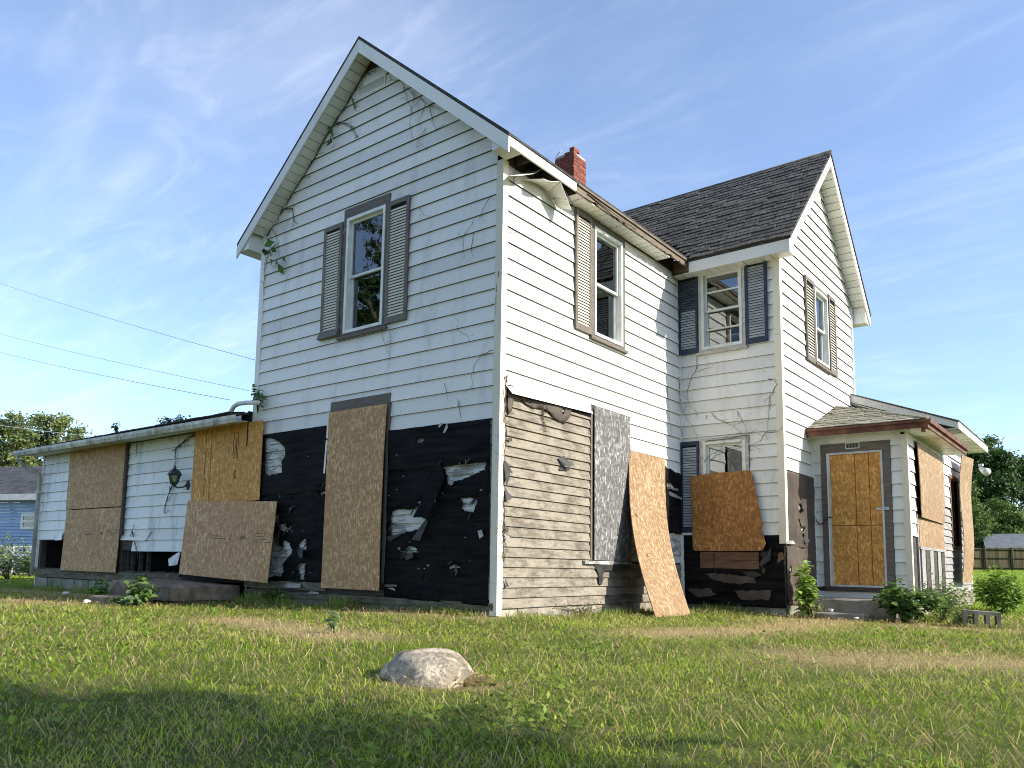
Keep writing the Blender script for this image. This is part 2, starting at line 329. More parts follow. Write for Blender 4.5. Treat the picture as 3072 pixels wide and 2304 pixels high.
def npmesh(name, V, Fq, col, mat, parent=None, smooth=False):
    """big mesh from numpy: V (n,3), Fq (m,3 or 4), col (n,3)"""
    me = bpy.data.meshes.new(name); k = Fq.shape[1]
    me.vertices.add(len(V)); me.vertices.foreach_set('co', V.astype(np.float32).ravel())
    me.loops.add(Fq.size); me.loops.foreach_set('vertex_index', Fq.astype(np.int32).ravel())
    me.polygons.add(len(Fq)); me.polygons.foreach_set('loop_start', np.arange(0, Fq.size, k, dtype=np.int32)); me.polygons.foreach_set('loop_total', np.full(len(Fq), k, dtype=np.int32))
    if col is not None:
        at = me.attributes.new('col', 'FLOAT_COLOR', 'POINT'); at.data.foreach_set('color', np.c_[col, np.ones(len(col))].astype(np.float32).ravel())
    me.update(calc_edges=True); me.validate(); me.materials.append(MATS[mat])
    return link(bpy.data.objects.new(name, me), parent)
def siding(w, parent, zs, smin, smax, holes, mat, name='siding_plank', proud=.026, back=.001, joint=.5, top=.003, sheet=.005):
    """lapped courses; every run between openings is a plank of its own"""
    f = WL[w]
    for zb, zt in zip(zs[:-1], zs[1:]):
        pieces = []; a, b = smin(zb), smax(zb); a2, b2 = smin(zt), smax(zt)
        if b-a < .05: continue
        segs = [(a, b)]
        for (h0, h1, g0, g1) in holes:
            if g0 >= zt-.004 or g1 <= zb+.004: continue
            nx = []
            for s, e in segs:
                if h1 <= s or h0 >= e: nx.append((s, e)); continue
                if h0-s > .012: nx.append((s, h0))
                if e-h1 > .012: nx.append((h1, e))
                if g0 > zb+.012: pieces.append((max(s, h0), min(e, h1), zb, g0))
                if g1 < zt-.012: pieces.append((max(s, h0), min(e, h1), g1, zt))
            segs = nx
        for s, e in segs:
            if e-s > 2.2 and random.random() < joint:
                c = random.uniform(s+.6, e-.6); pieces += [(s, c-.001, zb, zt), (c+.001, e, zb, zt)]
            else: pieces.append((s, e, zb, zt))
        for s, e, p, q in pieces:
            t0 = proud-(proud-top)*(p-zb)/(zt-zb); t1 = proud-(proud-top)*(q-zb)/(zt-zb); j = random.uniform(-.0015, .0015); jz = random.uniform(-.0015, .0015)
            s2 = max(s, a2) if abs(s-a) < 1e-6 else s; e2 = min(e, b2) if abs(e-b) < 1e-6 else e
            if e2 <= s2: e2 = s2+.005
            v = [f(s, p+jz, t0+j), f(e, p-jz, t0-j), f(e2, q, t1), f(s2, q, t1), f(s, p+jz, max(back, t0+j-sheet)), f(e, p-jz, max(back, t0-j-sheet)), f(e2, q, back), f(s2, q, back)]
            mk(name, v, BF, mat, parent)
def board(name, corners, mat, bend=None, th=.012, nx=6, nz=12, parent=None, notch=None):
    """sheet from its four world corners bottom-left, bottom-right, top-right, top-left; local x across, z up, y thickness"""
    bl, br, tr, tl = [Vector(c) for c in corners]; wdt = ((br-bl).length+(tr-tl).length)/2; hgt = ((tl-bl).length+(tr-br).length)/2
    X = (br-bl+tr-tl).normalized(); Zv = (tl-bl+tr-br); Zv = (Zv-X*Zv.dot(X)).normalized(); Yv = Zv.cross(X)
    mw = Matrix((X, Yv, Zv)).transposed().to_4x4(); mw.translation = bl; inv = mw.inverted()
    L = [inv @ c for c in (bl, br, tr, tl)]; v = []
    for side in (0, 1):
        for j in range(nz+1):
            for i in range(nx+1):
                u, t = i/nx, j/nz; p = (L[0]*(1-u)+L[1]*u)*(1-t)+(L[3]*(1-u)+L[2]*u)*t
                if notch: p = notch(u, t, p)
                o = bend(u, t) if bend else 0
                v.append((p.x, p.y+o+(th if side else 0), p.z))
    fc = []; N = (nx+1)*(nz+1)
    for j in range(nz):
        for i in range(nx):
            a = j*(nx+1)+i; fc += [(a, a+1, a+nx+2, a+nx+1), (N+a, N+a+nx+1, N+a+nx+2, N+a+1)]
    rim = [i for i in range(nx+1)]+[(j+1)*(nx+1)+nx for j in range(nz)]+[nz*(nx+1)+i for i in range(nx-1, -1, -1)]+[j*(nx+1) for j in range(nz-1, 0, -1)]
    fc += [(rim[k], rim[(k+1) % len(rim)], N+rim[(k+1) % len(rim)], N+rim[k]) for k in range(len(rim))]
    o = mk(name, v, fc, mat, parent); o.matrix_world = mw; return o
def wboard(name, w, s0, s1, z0, z1, d, mat, tilt=0, **k):
    f = WL[w]; return board(name, [f(s0, z0, d+tilt), f(s1, z0, d+tilt), f(s1, z1, d), f(s0, z1, d)], mat, **k)
def bx_local(name, o, x0, x1, z0, z1, y, mat, th=.0012):
    """thin print on a sheet, in the sheet's own coordinates"""
    v = [(x, yy, z) for yy in (y-th, y+.002) for x, z in ((x0, z0), (x1, z0), (x1, z1), (x0, z1))]
    p = mk(name, v, BF, mat); p.parent = o; return p
def text_on(o, txt, x, z, size, y, mat='ink', rot=0, name='printed_stamp', flip=False):
    c = bpy.data.curves.new('t', 'FONT'); c.body = txt; c.size = size; c.extrude = .0006; t = bpy.data.objects.new('t', c); COL.objects.link(t)
    dg = bpy.context.evaluated_depsgraph_get(); me = bpy.data.meshes.new_from_object(t.evaluated_get(dg)); COL.objects.unlink(t); bpy.data.objects.remove(t)
    me.materials.clear(); me.materials.append(MATS[mat]); p = bpy.data.objects.new(name, me); link(p, o)
    p.matrix_local = Matrix.Translation((x, y, z)) @ Matrix.Rotation(rot, 4, 'Y') @ Matrix.Rotation(R(90), 4, 'X'); return p
# ------------------------------------------------------------------ ground
def gz(x, y):
    """height of the lawn: nearly level round the house, rising towards the back"""
    z = .05*math.sin(x*.23+1.0)*math.cos(y*.19)*.4
    z += -.055*math.exp(-((x-3.6)**2+(y-5.2)**2)/9.0)
    if y > 13: z += .0178*(y-13)
    z += .05*math.exp(-((x+1)**2)/16-((y+.2)**2)/.6)
    if y < -7: z -= .02*(-7-y)
    return z
_g = hit(1285, 2040, 2, 0); STONE = Vector((_g.x, _g.y, 0))
STRAW = [((-1.9, -2.3), (.5, -2.75), .42, .95), ((2.3, -.4), (2.65, 2.0), .45, .95), ((2.65, 2.0), (2.3, 4.9), .5, .9), ((4.0, -1.1), (5.0, -.4), .6, .75), ((-1.9, -.35), (-.1, -.3), .32, .9), ((3.3, 4.7), (4.3, 4.6), .35, .8), ((-7.5, -2.2), (-6.2, -2.3), .5, .75), ((STONE.x+.12, STONE.y-.22), (STONE.x+.28, STONE.y-.12), .18, 1.0), ((-12.5, -.8), (-8, -.9), .5, .6)]
def segd(X, Y, a, b):
    ax, ay = a; bx, by = b; vx_, vy_ = bx-ax, by-ay; t_ = np.clip(((X-ax)*vx_+(Y-ay)*vy_)/(vx_*vx_+vy_*vy_+1e-9), 0, 1); return np.hypot(X-ax-t_*vx_, Y-ay-t_*vy_)
def straw_w(X, Y):
    w_ = np.zeros_like(X)
    for a, b_, r_, s_ in STRAW: w_ = np.maximum(w_, s_*np.exp(-(segd(X, Y, a, b_)/r_)**2))
    return w_
def vnoise(X, Y, sc, seed):
    g = np.random.default_rng(seed); tb = g.random((64, 64)); x, y = X*sc, Y*sc; xi, yi = np.floor(x).astype(int), np.floor(y).astype(int); fx, fy = x-xi, y-yi; fx = fx*fx*(3-2*fx); fy = fy*fy*(3-2*fy); q = lambda i, j: tb[(xi+i) % 64, (yi+j) % 64]
    return (q(0, 0)*(1-fx)+q(1, 0)*fx)*(1-fy)+(q(0, 1)*(1-fx)+q(1, 1)*fx)*fy
gx = sorted(set(list(np.arange(-18, 12.01, .35))+list(np.linspace(-400, -18, 24))+list(np.linspace(12, 400, 22))))
gy = sorted(set(list(np.arange(-9, 16.01, .35))+list(np.linspace(-300, -9, 18))+list(np.linspace(16, 600, 40))))
gv = [(x, y, gz(x, y)) for y in gy for x in gx]; nx_ = len(gx)
gf = [(j*nx_+i, j*nx_+i+1, (j+1)*nx_+i+1, (j+1)*nx_+i) for j in range(len(gy)-1) for i in range(nx_-1)]
mt, t, b = base_mat('soil', .95, .1); v = coord(t)
n1 = noise(t, v, .6, 5); n2 = noise(t, v, 26, 6, .7); n3 = noise(t, v, 4, 5, .65)
c = mixc(t, rng_(t, n2, .3, .7), (.045, .060, .012), (.12, .135, .035)); c = mixc(t, mth(t, 'MULTIPLY', rng_(t, n3, .5, .7), .5), c, (.24, .20, .09)); c = mixc(t, rng_(t, n1, .35, .65, 0, .4), c, (.07, .11, .018)); sp_ = nd(t, 'ShaderNodeSeparateXYZ'); t.links.new(v, sp_.inputs[0]); c = mixc(t, rng_(t, sp_.outputs[1], 9, 16, 0, .85), c, mixc(t, rng_(t, n2, .35, .65), (.15, .23, .03), (.30, .36, .07)))
t.links.new(c, b.inputs['Base Color']); bump(t, b, n2, .8, .03)
at_ = nd(t, 'ShaderNodeAttribute', attribute_name='straw'); c = mixc(t, at_.outputs['Fac'], c, mixc(t, rng_(t, n2, .35, .65), (.24, .17, .085), (.44, .34, .18))); t.links.new(c, b.inputs['Base Color'])
ground = tag(mk('ground', gv, gf, 'soil', None, True), kind='structure')
_a = ground.data.attributes.new('straw', 'FLOAT', 'POINT'); _a.data.foreach_set('value', np.clip(straw_w(np.array([p[0] for p in gv]), np.array([p[1] for p in gv]))*.95, 0, .9).astype(np.float32))
# ------------------------------------------------------------------ the house
H = empty('house', (0, 0, 0), 'abandoned two-storey white-sided house with boarded-up doors and windows', 'house')
e0, e1 = .0, 20.
rk = .878
def a_lo(z): return max(-WA+.075, -2.47-(8.05-z)/rk) if z > 5.6 else -WA+.075
def a_hi(z): return min(-.075, -2.47+(8.05-z)/rk) if z > 5.6 else -.075
courses = lambda k0, k1, z0=Z0, e=E_: [z0+e*k for k in range(k0, k1+1)]
AW = (-2.93, -1.985, 3.905, 5.825); AD = (-3.075, -1.845, .0, 2.95)
wA = wallslab('wall', 'A', [(-WA, .22), (0, .22), (0, 5.9), (-2.47, 8.03), (-WA, 5.9)], [[(-2.86, 3.96), (-2.06, 3.96), (-2.06, 5.65), (-2.86, 5.65)]], -.12, 0, 'wood_dark', H)
siding('A', wA, courses(0, 27), a_lo, a_hi, [AW, AD, (-5, -3.07, 0, Z0+E_)], 'siding')
# clapboards under the torn paper
siding('A', wA, [.25+.116*k for k in range(0, 21)], lambda z: -WA+.02, lambda z: -.07, [(-3.06, -1.86, 0, 3), (-5, -3.05, 2.56, 3), (-1.87, 0, 2.40, 3)], 'clap_white', 'clapboard', .021, joint=0, sheet=.011)
L = [on('A', 'z3', [(125,385),(180,395),(235,425),(272,470),(270,510),(245,560),(242,640),(200,650),(125,655)]),
     on('A', 'z3', [(360,722),(395,718),(405,735),(375,750),(362,740)]), on('A', 'z3', [(490,730),(520,708),(548,705),(548,780),(525,800),(510,770),(492,745)]),
     on('A', 'zl', [(300,290),(375,290),(365,370),(340,390),(300,395)]), on('A', 'zl', [(360,415),(480,390),(440,420),(520,490),(390,488)]),
     on('A', 'zl', [(270,560),(330,560),(345,640),(420,720),(410,640),(440,615),(500,650),(510,690),(540,745),(515,800),(500,810),(430,900),(415,930),(420,1010),(400,1070),(390,1090),(300,1075),(210,1110),(235,930),(250,750)]),
     on('A', 'zl', [(625,660),(680,600),(728,592),(722,750),(690,740),(620,700)]), on('A', 'zl', [(605,930),(640,915),(710,918),(695,1125),(650,1130),(625,1030)])]
Lr = [rag(p, .022, .011) for p in L]
def small(s0, s1, z0, z1, n, avoid):
    o = []
    while len(o) < n:
        c = (random.uniform(s0, s1), random.uniform(z0, z1)); r_ = random.uniform(.010, .032)
        if any(inside((c[0]+a, c[1]+b_), q) for q in avoid for a in (-.07, .07, 0) for b_ in (-.07, .07, 0)) or any(math.dist(c, q[0]) < .15 for q in o): continue
        k = random.randint(4, 7); o.append([(c[0]+r_*random.uniform(.5, 1.5)*math.cos(6.283*i/k), c[1]+r_*random.uniform(.3, 1.1)*math.sin(6.283*i/k)) for i in range(k)])
    return o
def clip_hi(polys, z0, z1): return [p for p in polys if min(q[1] for q in p) > z0+.02 and max(q[1] for q in p) < z1-.02]
paper('tar_paper', 'A', rag([(-4.90, 1.63), (-3.07, 1.66), (-3.07, 2.61), (-4.90, 2.61)], .12, .004), [Lr[0]], .036, 'tar', wA)
paper('tar_paper', 'A', rag([(-4.90, .36), (-3.07, .37), (-3.07, 1.70), (-4.90, 1.67)], .08, .006), Lr[1:]+small(-4.2, -3.15, .45, 1.6, 10, Lr), .027, 'tar', wA)
Rp = [on('A', 'zr', q) for q in ([(558,84),(1010,72),(1000,140),(990,190),(930,215),(870,250),(780,285),(720,300),(640,290),(625,275),(632,265),(610,190),(570,100)],
     [(340,490),(430,480),(400,560),(395,650),(420,660),(380,735),(340,760),(230,790),(110,830),(95,820),(95,640),(110,590),(150,567),(300,570),(330,560),(360,520)],
     [(758,458),(850,462),(905,465),(918,500),(870,608),(815,585),(765,560),(775,505)], [(180,980),(235,960),(265,920),(310,925),(340,945),(330,985),(300,988)],
     [(650,1130),(668,1100),(690,1085),(672,1055),(712,1095),(775,1130)])]
paper('tar_paper', 'A', rag([(-1.835, 1.86), (-.09, 1.89), (-.09, 2.41), (-1.835, 2.425)], .12, .004), [rag(on('A', 'z3', [(1200,425),(1215,395),(1250,388),(1258,405),(1235,430)]), .02, .004)], .036, 'tar', wA)
paper('tar_paper', 'A', rag([(-1.835, .22), (-.09, .18), (-.09, 1.90), (-1.835, 1.885)], .08, .004), [rag(q, .022, .011) for q in Rp]+small(-1.75, -.2, .3, 1.8, 16, Rp), .027, 'tar', wA)
for k, q, m_, d1 in (('zr', [(555,75),(632,265),(580,430),(520,650),(390,655),(430,520),(480,330)], 'tar', .16), ('zr', [(430,670),(455,690),(415,875),(345,860)], 'tar_flap', .10), ('zr', [(230,790),(80,835),(105,880)], 'tar_flap', .05),
                     ('zr', [(925,775),(970,765),(998,825),(955,850)], 'flap_light', .03), ('zr', [(640,292),(722,300),(715,335),(680,345),(645,325)], 'flap_light', .05), ('zr', [(200,988),(330,988),(335,1030),(260,1055),(225,1030)], 'tar_flap', .05),
                     ('zr', [(515,480),(548,475),(545,515),(525,512)], 'flap_light', .06), ('zl', [(330,520),(395,520),(420,720),(345,640)], 'tar_flap', .09), ('zl', [(500,195),(560,175),(635,165),(545,205),(515,275)], 'tar_flap', .07), ('zl', [(615,700),(720,745),(735,830),(690,855),(630,800)], 'tar_flap', .08),
                     ('zr', [(38,1285),(175,1288),(172,1312),(38,1308)], 'beam_mossy', .04), ('zr', [(60,1320),(130,1318),(170,1335),(165,1345)], 'flap_light', .06), ('zl', [(410,1230),(480,1175),(690,1185),(680,1240)], 'flap_light', .05), ('zl', [(725,1310),(800,1280),(920,1295),(915,1320)], 'flap_light', .04),
                     ('z3', [(1350,325),(1375,290),(1415,287),(1380,310)], 'flap_light', .05), ('z3', [(1418,285),(1432,320),(1425,362),(1410,358)], 'flap_light', .06)):
    flap('torn_flap', 'A', on('A', k, q), .045, .045+d1, m_, wA)
slab('sill_board', 'A', -4.93, -3.0, .255, .36, .022, .05, 'beam_mossy', H); slab('sill_board', 'A', -4.93, -.02, .13, .215, .004, .04, 'beam_mossy', H)
for i in range(12): slab('foundation_block', 'A', -4.94+i*.41, -4.94+i*.41+.402, -.25, .125, -.15, -.012+random.uniform(-.008, .008), 'block_mossy', wA)
for i in range(26):
    s_ = random.choice((random.uniform(-4.2, -3.12), random.uniform(-1.8, -.15))); z_ = random.choice((random.uniform(.3, 2.3), random.choice((1.62, 1.9, 1.1, .6))))
    slab('nail_cap', 'A', s_-.005, s_+.005, z_-.005, z_+.005, .038, .048, 'metal', wA)
for q in Lr[2:]+[rag(x_, .03, .004) for x_ in Rp]:
    zs_ = [p[1] for p in q]
    for k in range(4):
        p = random.choice(q); L_ = random.uniform(.04, .11); a = random.uniform(-.5, .5); w_ = random.uniform(.02, .05)
        flap('torn_flap', 'A', [p, (p[0]+w_, p[1]+random.uniform(-.01, .01)), (p[0]+w_*.8+math.sin(a)*L_*.7, p[1]-L_*.6), (p[0]+w_*.3+math.sin(a)*L_, p[1]-L_), (p[0]-w_*.1+math.sin(a)*L_*.5, p[1]-L_*.55)], .04, .06+random.uniform(.01, .05), random.choice(('tar', 'tar_flap', 'tar_flap', 'tar_brown')), wA)
# corner boards: one L-shaped strip each
def corner(name, x, y, z0, z1, sx, sy, mat, w=.075, p=.032):
    q = [(x, y), (x+sx*p, y), (x+sx*p, y+sy*p), (x-sx*w, y+sy*p), (x-sx*w, y), (x, y-sy*w)]
    q = [(x-sx*w, y+sy*p), (x+sx*p, y+sy*p), (x+sx*p, y-sy*w), (x+sx*.001, y-sy*w), (x+sx*.001, y+sy*.001), (x-sx*w, y+sy*.001)]; n = 6
    v = [(a, b_, z) for z in (z0, z1) for a, b_ in q]
    return mk(name, v, [tuple(range(n)), tuple(range(2*n-1, n-1, -1))]+[(i, (i+1) % n, n+(i+1) % n, n+i) for i in range(n)], mat, H)
corner('corner_board', 0, 0, .07, 5.69, 1, -1, 'trim_cream'); corner('corner_board', -WA, 0, 2.7, 5.93, -1, -1, 'trim_white'); corner('corner_board', WC, LB, 1.07, 5.60, 1, -1, 'trim_cream')
corner('corner_board', XE, YE, .36, 2.92, 1, -1, 'trim_cream', .06, .03); slab('corner_board', 'D', YD-.07, YD, 3.0, 5.9, .0, .034, 'trim_white', H)
slab('corner_board', 'C', .0, .045, 1.25, 5.6, .003, .036, 'trim_white', H); slab('corner_post', 'C', .002, .062, .12, 1.24, .003, .05, 'trim_white', H); slab('corner_board', 'E', WC+.002, WC+.04, .40, 2.9, .003, .034, 'trim_white', H)
# gable door surround
slab('door_head', 'A', -3.07, -1.85, 2.81, 2.95, .003, .03, 'wood_trim', H); slab('door_drip_strip', 'A', -3.0, -1.9, 2.755, 2.80, .003, .034, 'trim_white', H); slab('door_jamb', 'A', -3.09, -3.02, .72, 2.80, .003, .042, 'wood_trim', H); slab('door_jamb', 'A', -1.90, -1.835, .4, 2.80, .003, .036, 'wood_trim', H)
o = flap('bent_trim_strip', 'A', on('A', 'z3', [(583,150),(578,310),(556,645),(545,642),(566,310)]), .045, .06, 'trim_white', H)
# ---- windows and shutters
def window(w, s0, s1, z0, z1, zm, wood=True, fm='window_white', head=.10, rec=.05, muntins=(), open_low=True, sill=True, tw=.075):
    if wood: root = ring('window', w, s0, s1, z0, z1, tw, -.06, .034, 'wood_trim', H, tb=.05, tt=head)
    else: root = ring('window', w, s0, s1, z0, z1, .05, -.06, .036, 'window_wood', H)
    a, b_, c, d = (s0+tw, s1-tw, z0+.05, z1-head) if wood else (s0+.05, s1-.05, z0+.05, z1-.05)
    ring('frame', w, a-.002, b_+.002, c-.002, d+.002, .045, -.055, .046, fm, root)
    a += .05; b_ -= .05; c += .05; d -= .05
    ring('sash', w, a-.006, b_+.006, zm-.02, d+.006, .035, -.045, -.012, fm, root); slab('pane', w, a+.02, b_-.02, zm, d-.02, -.032, -.028, 'glass', root)
    ring('sash', w, a-.006, b_+.006, c-.006, zm+.03, .038, -.085, -.05, fm, root); slab('pane', w, a+.02, b_-.02, c+.02, zm, -.072, -.068, 'glass', root)
    for zz in muntins: slab('glazing_bar', w, a+.01, b_-.01, zz-.012, zz+.012, -.048, -.008, fm, root)
    if sill: slab('sill', w, s0-.03, s1+.03, z0-.035, z0+.003, -.02, .07, 'wood_trim' if wood else 'window_wood', root)
    return root
def shutter(w, s0, s1, z0, z1, fm, sm, step=.042, flare=False, d0=.026, st=.05, sm2=None, zsplit=0):
    root = ring('shutter', w, s0, s1, z0, z1, st, d0, d0+.03, fm, H, tb=.09, tt=.07)
    if flare:
        f = WL[w]; v = [f(s, z, d) for s in (s0-.02, s1+.01) for z, d in ((z0-.03, d0), (z0-.03, d0+.075), (z0+.07, d0+.034), (z0+.07, d0))]
        mk('bottom_rail', v, [(0,1,2,3), (7,6,5,4), (0,4,5,1), (1,5,6,2), (2,6,7,3), (3,7,4,0)], fm, root)
    slab('backing', w, s0+st-.004, s1-st+.004, z0+.085, z1-.066, d0-.004, d0+.003, 'dark_inside', root)
    me = {}
    n = int((z1-z0-.17)/step); f = WL[w]; o0 = Vector(f(0, 0, 0))
    for i in range(n):
        z = z0+.095+step*(i+.5); m_ = sm2 if (sm2 and z > zsplit) else sm
        if m_ not in me:
            c = [(s0+st, -.019, .026), (s1-st, -.019, .026), (s1-st, .014, .008), (s0+st, .014, .008), (s0+st, -.024, .021), (s1-st, -.024, .021), (s1-st, .009, .003), (s0+st, .009, .003)]
            o = mk('slat', [Vector(f(a, b_, d0+g))-o0 for a, b_, g in c], BF, m_, root); me[m_] = o.data
        else: o = inst('slat', me[m_], root, Matrix.Identity(4))
        o.location = o0+Vector((0, 0, z))
    return root
window('A', -2.935, -1.98, 3.885, 5.83, 4.79, head=.155); shutter('A', -3.36, -2.955, 3.95, 5.65, 'shutter_brown', 'slat_beige', flare=True); shutter('A', -1.995, -1.58, 3.92, 5.68, 'shutter_brown', 'slat_beige')
wB = wallslab('wall', 'B', [(.0, .2), (LB, .2), (LB, 5.9), (0, 5.9)], [[(2.13, 3.97), (2.93, 3.97), (2.93, 5.56), (2.13, 5.56)]], -.12, -.001, 'wood_dark', H)
siding('B', wB, courses(-1, 16), lambda z: .075, lambda z: LB-.02, [(2.0, 3.06, 3.90, 5.68), (2.08, 3.16, 0, 2.935), (0, 2.09, 0, 2.85), (3.0, 3.2, 0, 2.42)], 'siding')
# bottom course bent outwards
f = WL['B']; q = [(.075, 2.85, .022), (2.085, 2.85, .022), (2.085, 2.795, .05), (.11, 2.72, .12)]
mk('bent_plank', [f(*p) for p in q]+[f(p[0], p[1], p[2]-.006) for p in q], BF, 'siding', wB)
siding('B', wB, [.155+.1215*k for k in range(0, 24)], lambda z: .085, lambda z: LB-.02, [(2.06, LB, .72, 3.2), (0, 9, 2.80, 4)], 'clap_cream', 'clapboard', .027, joint=.5, sheet=.012)
siding('B', wB, [.755+.1215*k for k in range(0, 13)], lambda z: 3.12, lambda z: LB-.02, [], 'clap_white', 'clapboard', .023, joint=0, sheet=.012)
tp = on('B', 'z4', [(145,135),(240,160),(400,215),(572,278),(565,330),(525,380),(490,365),(440,330),(415,300),(380,280),(310,275),(250,235),(215,195),(185,210),(170,290),(150,330),(140,250)])
paper('tar_paper', 'B', rag(tp, .03, .006), [rag(on('B', 'z4', [(262,210),(305,205),(298,245),(280,238)]), .03, .004), rag(on('B', 'z4', [(505,290),(520,270),(528,305),(510,328)]), .03, .004)], .024, 'tar_brown', wB, .02)
slab('tar_paper', 'B', .12, 2.05, 2.72, 2.86, .004, .02, 'tar', wB)
paper('tar_paper', 'B', rag([(3.13, 1.28), (4.92, 1.22), (4.92, 2.22), (3.13, 2.42)], .06, .015), [rag(on('B', 'zb', h), .03, .006) for h in ([(385,530),(420,530),(450,570),(490,580),(490,600),(385,575)], [(425,945),(475,940),(465,985),(435,975)])], .024, 'tar', wB)
for k, q, m_, d1 in (('z4', [(482,610),(508,592),(530,630),(545,655),(525,670),(500,650)], 'tar_flap', .10), ('z4', [(495,670),(555,668),(550,690),(490,688)], 'tar_flap', .01), ('z4', [(118,625),(145,640),(168,710),(150,705),(150,735),(118,790)], 'tar_flap', .05), ('z4', [(125,790),(145,840),(160,855),(155,880),(120,890)], 'tar_flap', .04),
                     ('z4', [(125,1050),(148,1075),(130,1110)], 'tar_flap', .03), ('z4', [(120,1110),(150,1130),(135,1155)], 'flap_light', .03), ('zb', [(390,590),(490,655),(485,668),(400,630)], 'flap_light', .05), ('z4', [(715,1305),(935,1312),(930,1340),(790,1355),(775,1385),(780,1410),(765,1450),(750,1440),(748,1370),(735,1340)], 'tar_flap', .05),
                     ('z4', [(130,1410),(146,1460),(128,1458)], 'tar_flap', .03), ('z4', [(150,480),(170,475),(166,498),(150,495)], 'tar_flap', .02)):
    flap('torn_flap', 'B', on('B', k, q), .03, .03+d1, m_, wB)
slab('window_sill', 'B', 1.87, 3.16, .70, .745, .003, .06, 'clap_white', H); slab('jamb', 'B', 2.055, 2.115, .75, 2.86, .003, .03, 'wood_trim', H)
for i in range(12): slab('foundation_block', 'B', .02+i*.41, .02+i*.41+.402, -.25, .15, -.2, -.004+random.uniform(-.008, .006), 'concrete', wB)
window('B', 2.045, 3.03, 3.905, 5.66, 4.76, head=.09, tw=.085); shutter('B', 1.62, 2.035, 3.92, 5.65, 'shutter_brown', 'slat_beige')
wC = wallslab('wall', 'C', [(0, .1), (WC, .1), (WC, 5.6), (0, 5.6)], [[(.45, 4.32), (1.08, 4.32), (1.08, 5.57), (.45, 5.57)], [(.45, 1.32), (1.09, 1.32), (1.09, 2.70), (.45, 2.70)]], -.12, -.001, 'wood_dark', H)
siding('C', wC, courses(-6, 16), lambda z: .045, lambda z: WC-.075, [(.365, 1.175, 4.235, 5.7), (.36, 1.185, 1.2, 2.79), (0, .4, 1.0, 1.24)], 'siding')
paper('tar_paper', 'C', rag([(.07, .10), (WC-.01, .10), (WC-.01, 1.19), (1.35, 1.20), (.07, 1.24)], .06, .008), [rag(on('C', 'ze', [(205,700),(300,680),(280,750),(215,755)]), .03, .006), rag(on('C', 'ze', [(415,700),(470,695),(500,760),(480,790),(420,800)]), .03, .006)], .018, 'tar', wC)
siding('C', wC, [.16+.118*k for k in range(0, 10)], lambda z: .07, lambda z: WC-.01, [], 'wood_dark', 'clapboard', .016, joint=0, sheet=.009)
for q in ([(.42, .60), (1.2, .57), (1.26, .47), (.9, .44), (.55, .49)], [(.12, .34), (.5, .36), (.62, .26), (.3, .20)], [(.9, .33), (1.5, .36), (1.45, .22), (1.0, .19)]): flap('torn_flap', 'C', rag(q, .05, .016), .04, .055, 'tar_brown', wC)
for i in range(2): slab('patch_plank', 'C', .35, 1.30, .68+.134*i, .808+.134*i, .03, .05, 'wood_rust', wC)
for k, q, m_, d1 in (('ze', [(300,680),(345,640),(340,790),(240,870),(215,840)], 'tar_flap', .08), ('ze', [(415,830),(470,790),(500,770),(475,700),(430,715)], 'wood_rust', .03), ('ze', [(0,930),(150,925),(260,965),(150,1000),(60,985)], 'tar_flap', .06), ('ze', [(230,870),(290,900),(270,960),(235,930)], 'tar_flap', .05)):
    flap('torn_flap', 'C', on('C', k, q), .04, .04+d1, m_, wC)
window('C', .375, 1.165, 4.235, 5.655, 4.945, wood=False, muntins=(5.26, 4.62)); shutter('C', .022, .36, 4.25, 5.63, 'shutter_navy', 'slat_faded', .044, st=.035, sm2='slat_navy', zsplit=5.0); shutter('C', 1.178, 1.53, 4.26, 5.65, 'shutter_navy', 'slat_faded', .044, st=.045, sm2='slat_faded', zsplit=5.4)
window('C', .372, 1.175, 1.25, 2.78, 2.05, wood=False); shutter('C', .03, .345, 1.255, 2.76, 'shutter_navy', 'slat_faded', .044, st=.035); slab('shutter_ledge', 'C', .03, .37, 1.21, 1.25, .003, .06, 'trim_white', H)
def d_lo(z): return max(LB+.075, 7.07-(7.98-z)/.99) if z > 5.4 else LB+.075
def d_hi(z): return min(YD-.07, 7.07+(7.98-z)/.99) if z > 5.4 else YD-.07
wD = wallslab('wall', 'D', [(LB, .1), (YD, .1), (YD, 5.9), (7.07, 7.97), (LB, 5.9)], [[(6.74, 4.36), (7.44, 4.36), (7.44, 5.60), (6.74, 5.60)]], -.12, -.001, 'wood_dark', H)
siding('D', wD, courses(-1, 27), d_lo, d_hi, [(6.65, 7.535, 4.235, 5.70), (6.36, 9.3, 0, 2.95)], 'siding')
dh = [rag(on('D', 'ze', h), .03, .005) for h in ([(620,135),(650,130),(668,160),(635,190)], [(625,310),(645,315),(640,355)], [(650,410),(705,400),(685,450),(660,445)], [(658,490),(680,480),(695,500),(680,540)], [(685,800),(800,795),(800,820),(690,820)], [(530,850),(560,890),(545,940),(530,930)])]
wcl = slab('underlay', 'D', LB+.05, 6.34, .3, 2.2, .002, .008, 'clap_white', wD)
paper('tar_paper', 'D', rag([(LB+.06, 1.03), (6.345, 1.03), (6.345, 2.21), (LB+.09, 2.20)], .06, .008), [h for h in dh if min(p[1] for p in h) > 1.05], .024, 'tar_brown', wD)
paper('tar_paper', 'D', rag([(LB+.01, .15), (6.345, .15), (6.345, 1.04), (LB+.01, 1.04)], .06, .006), [h for h in dh if max(p[1] for p in h) < 1.0], .018, 'tar_brown', wD)
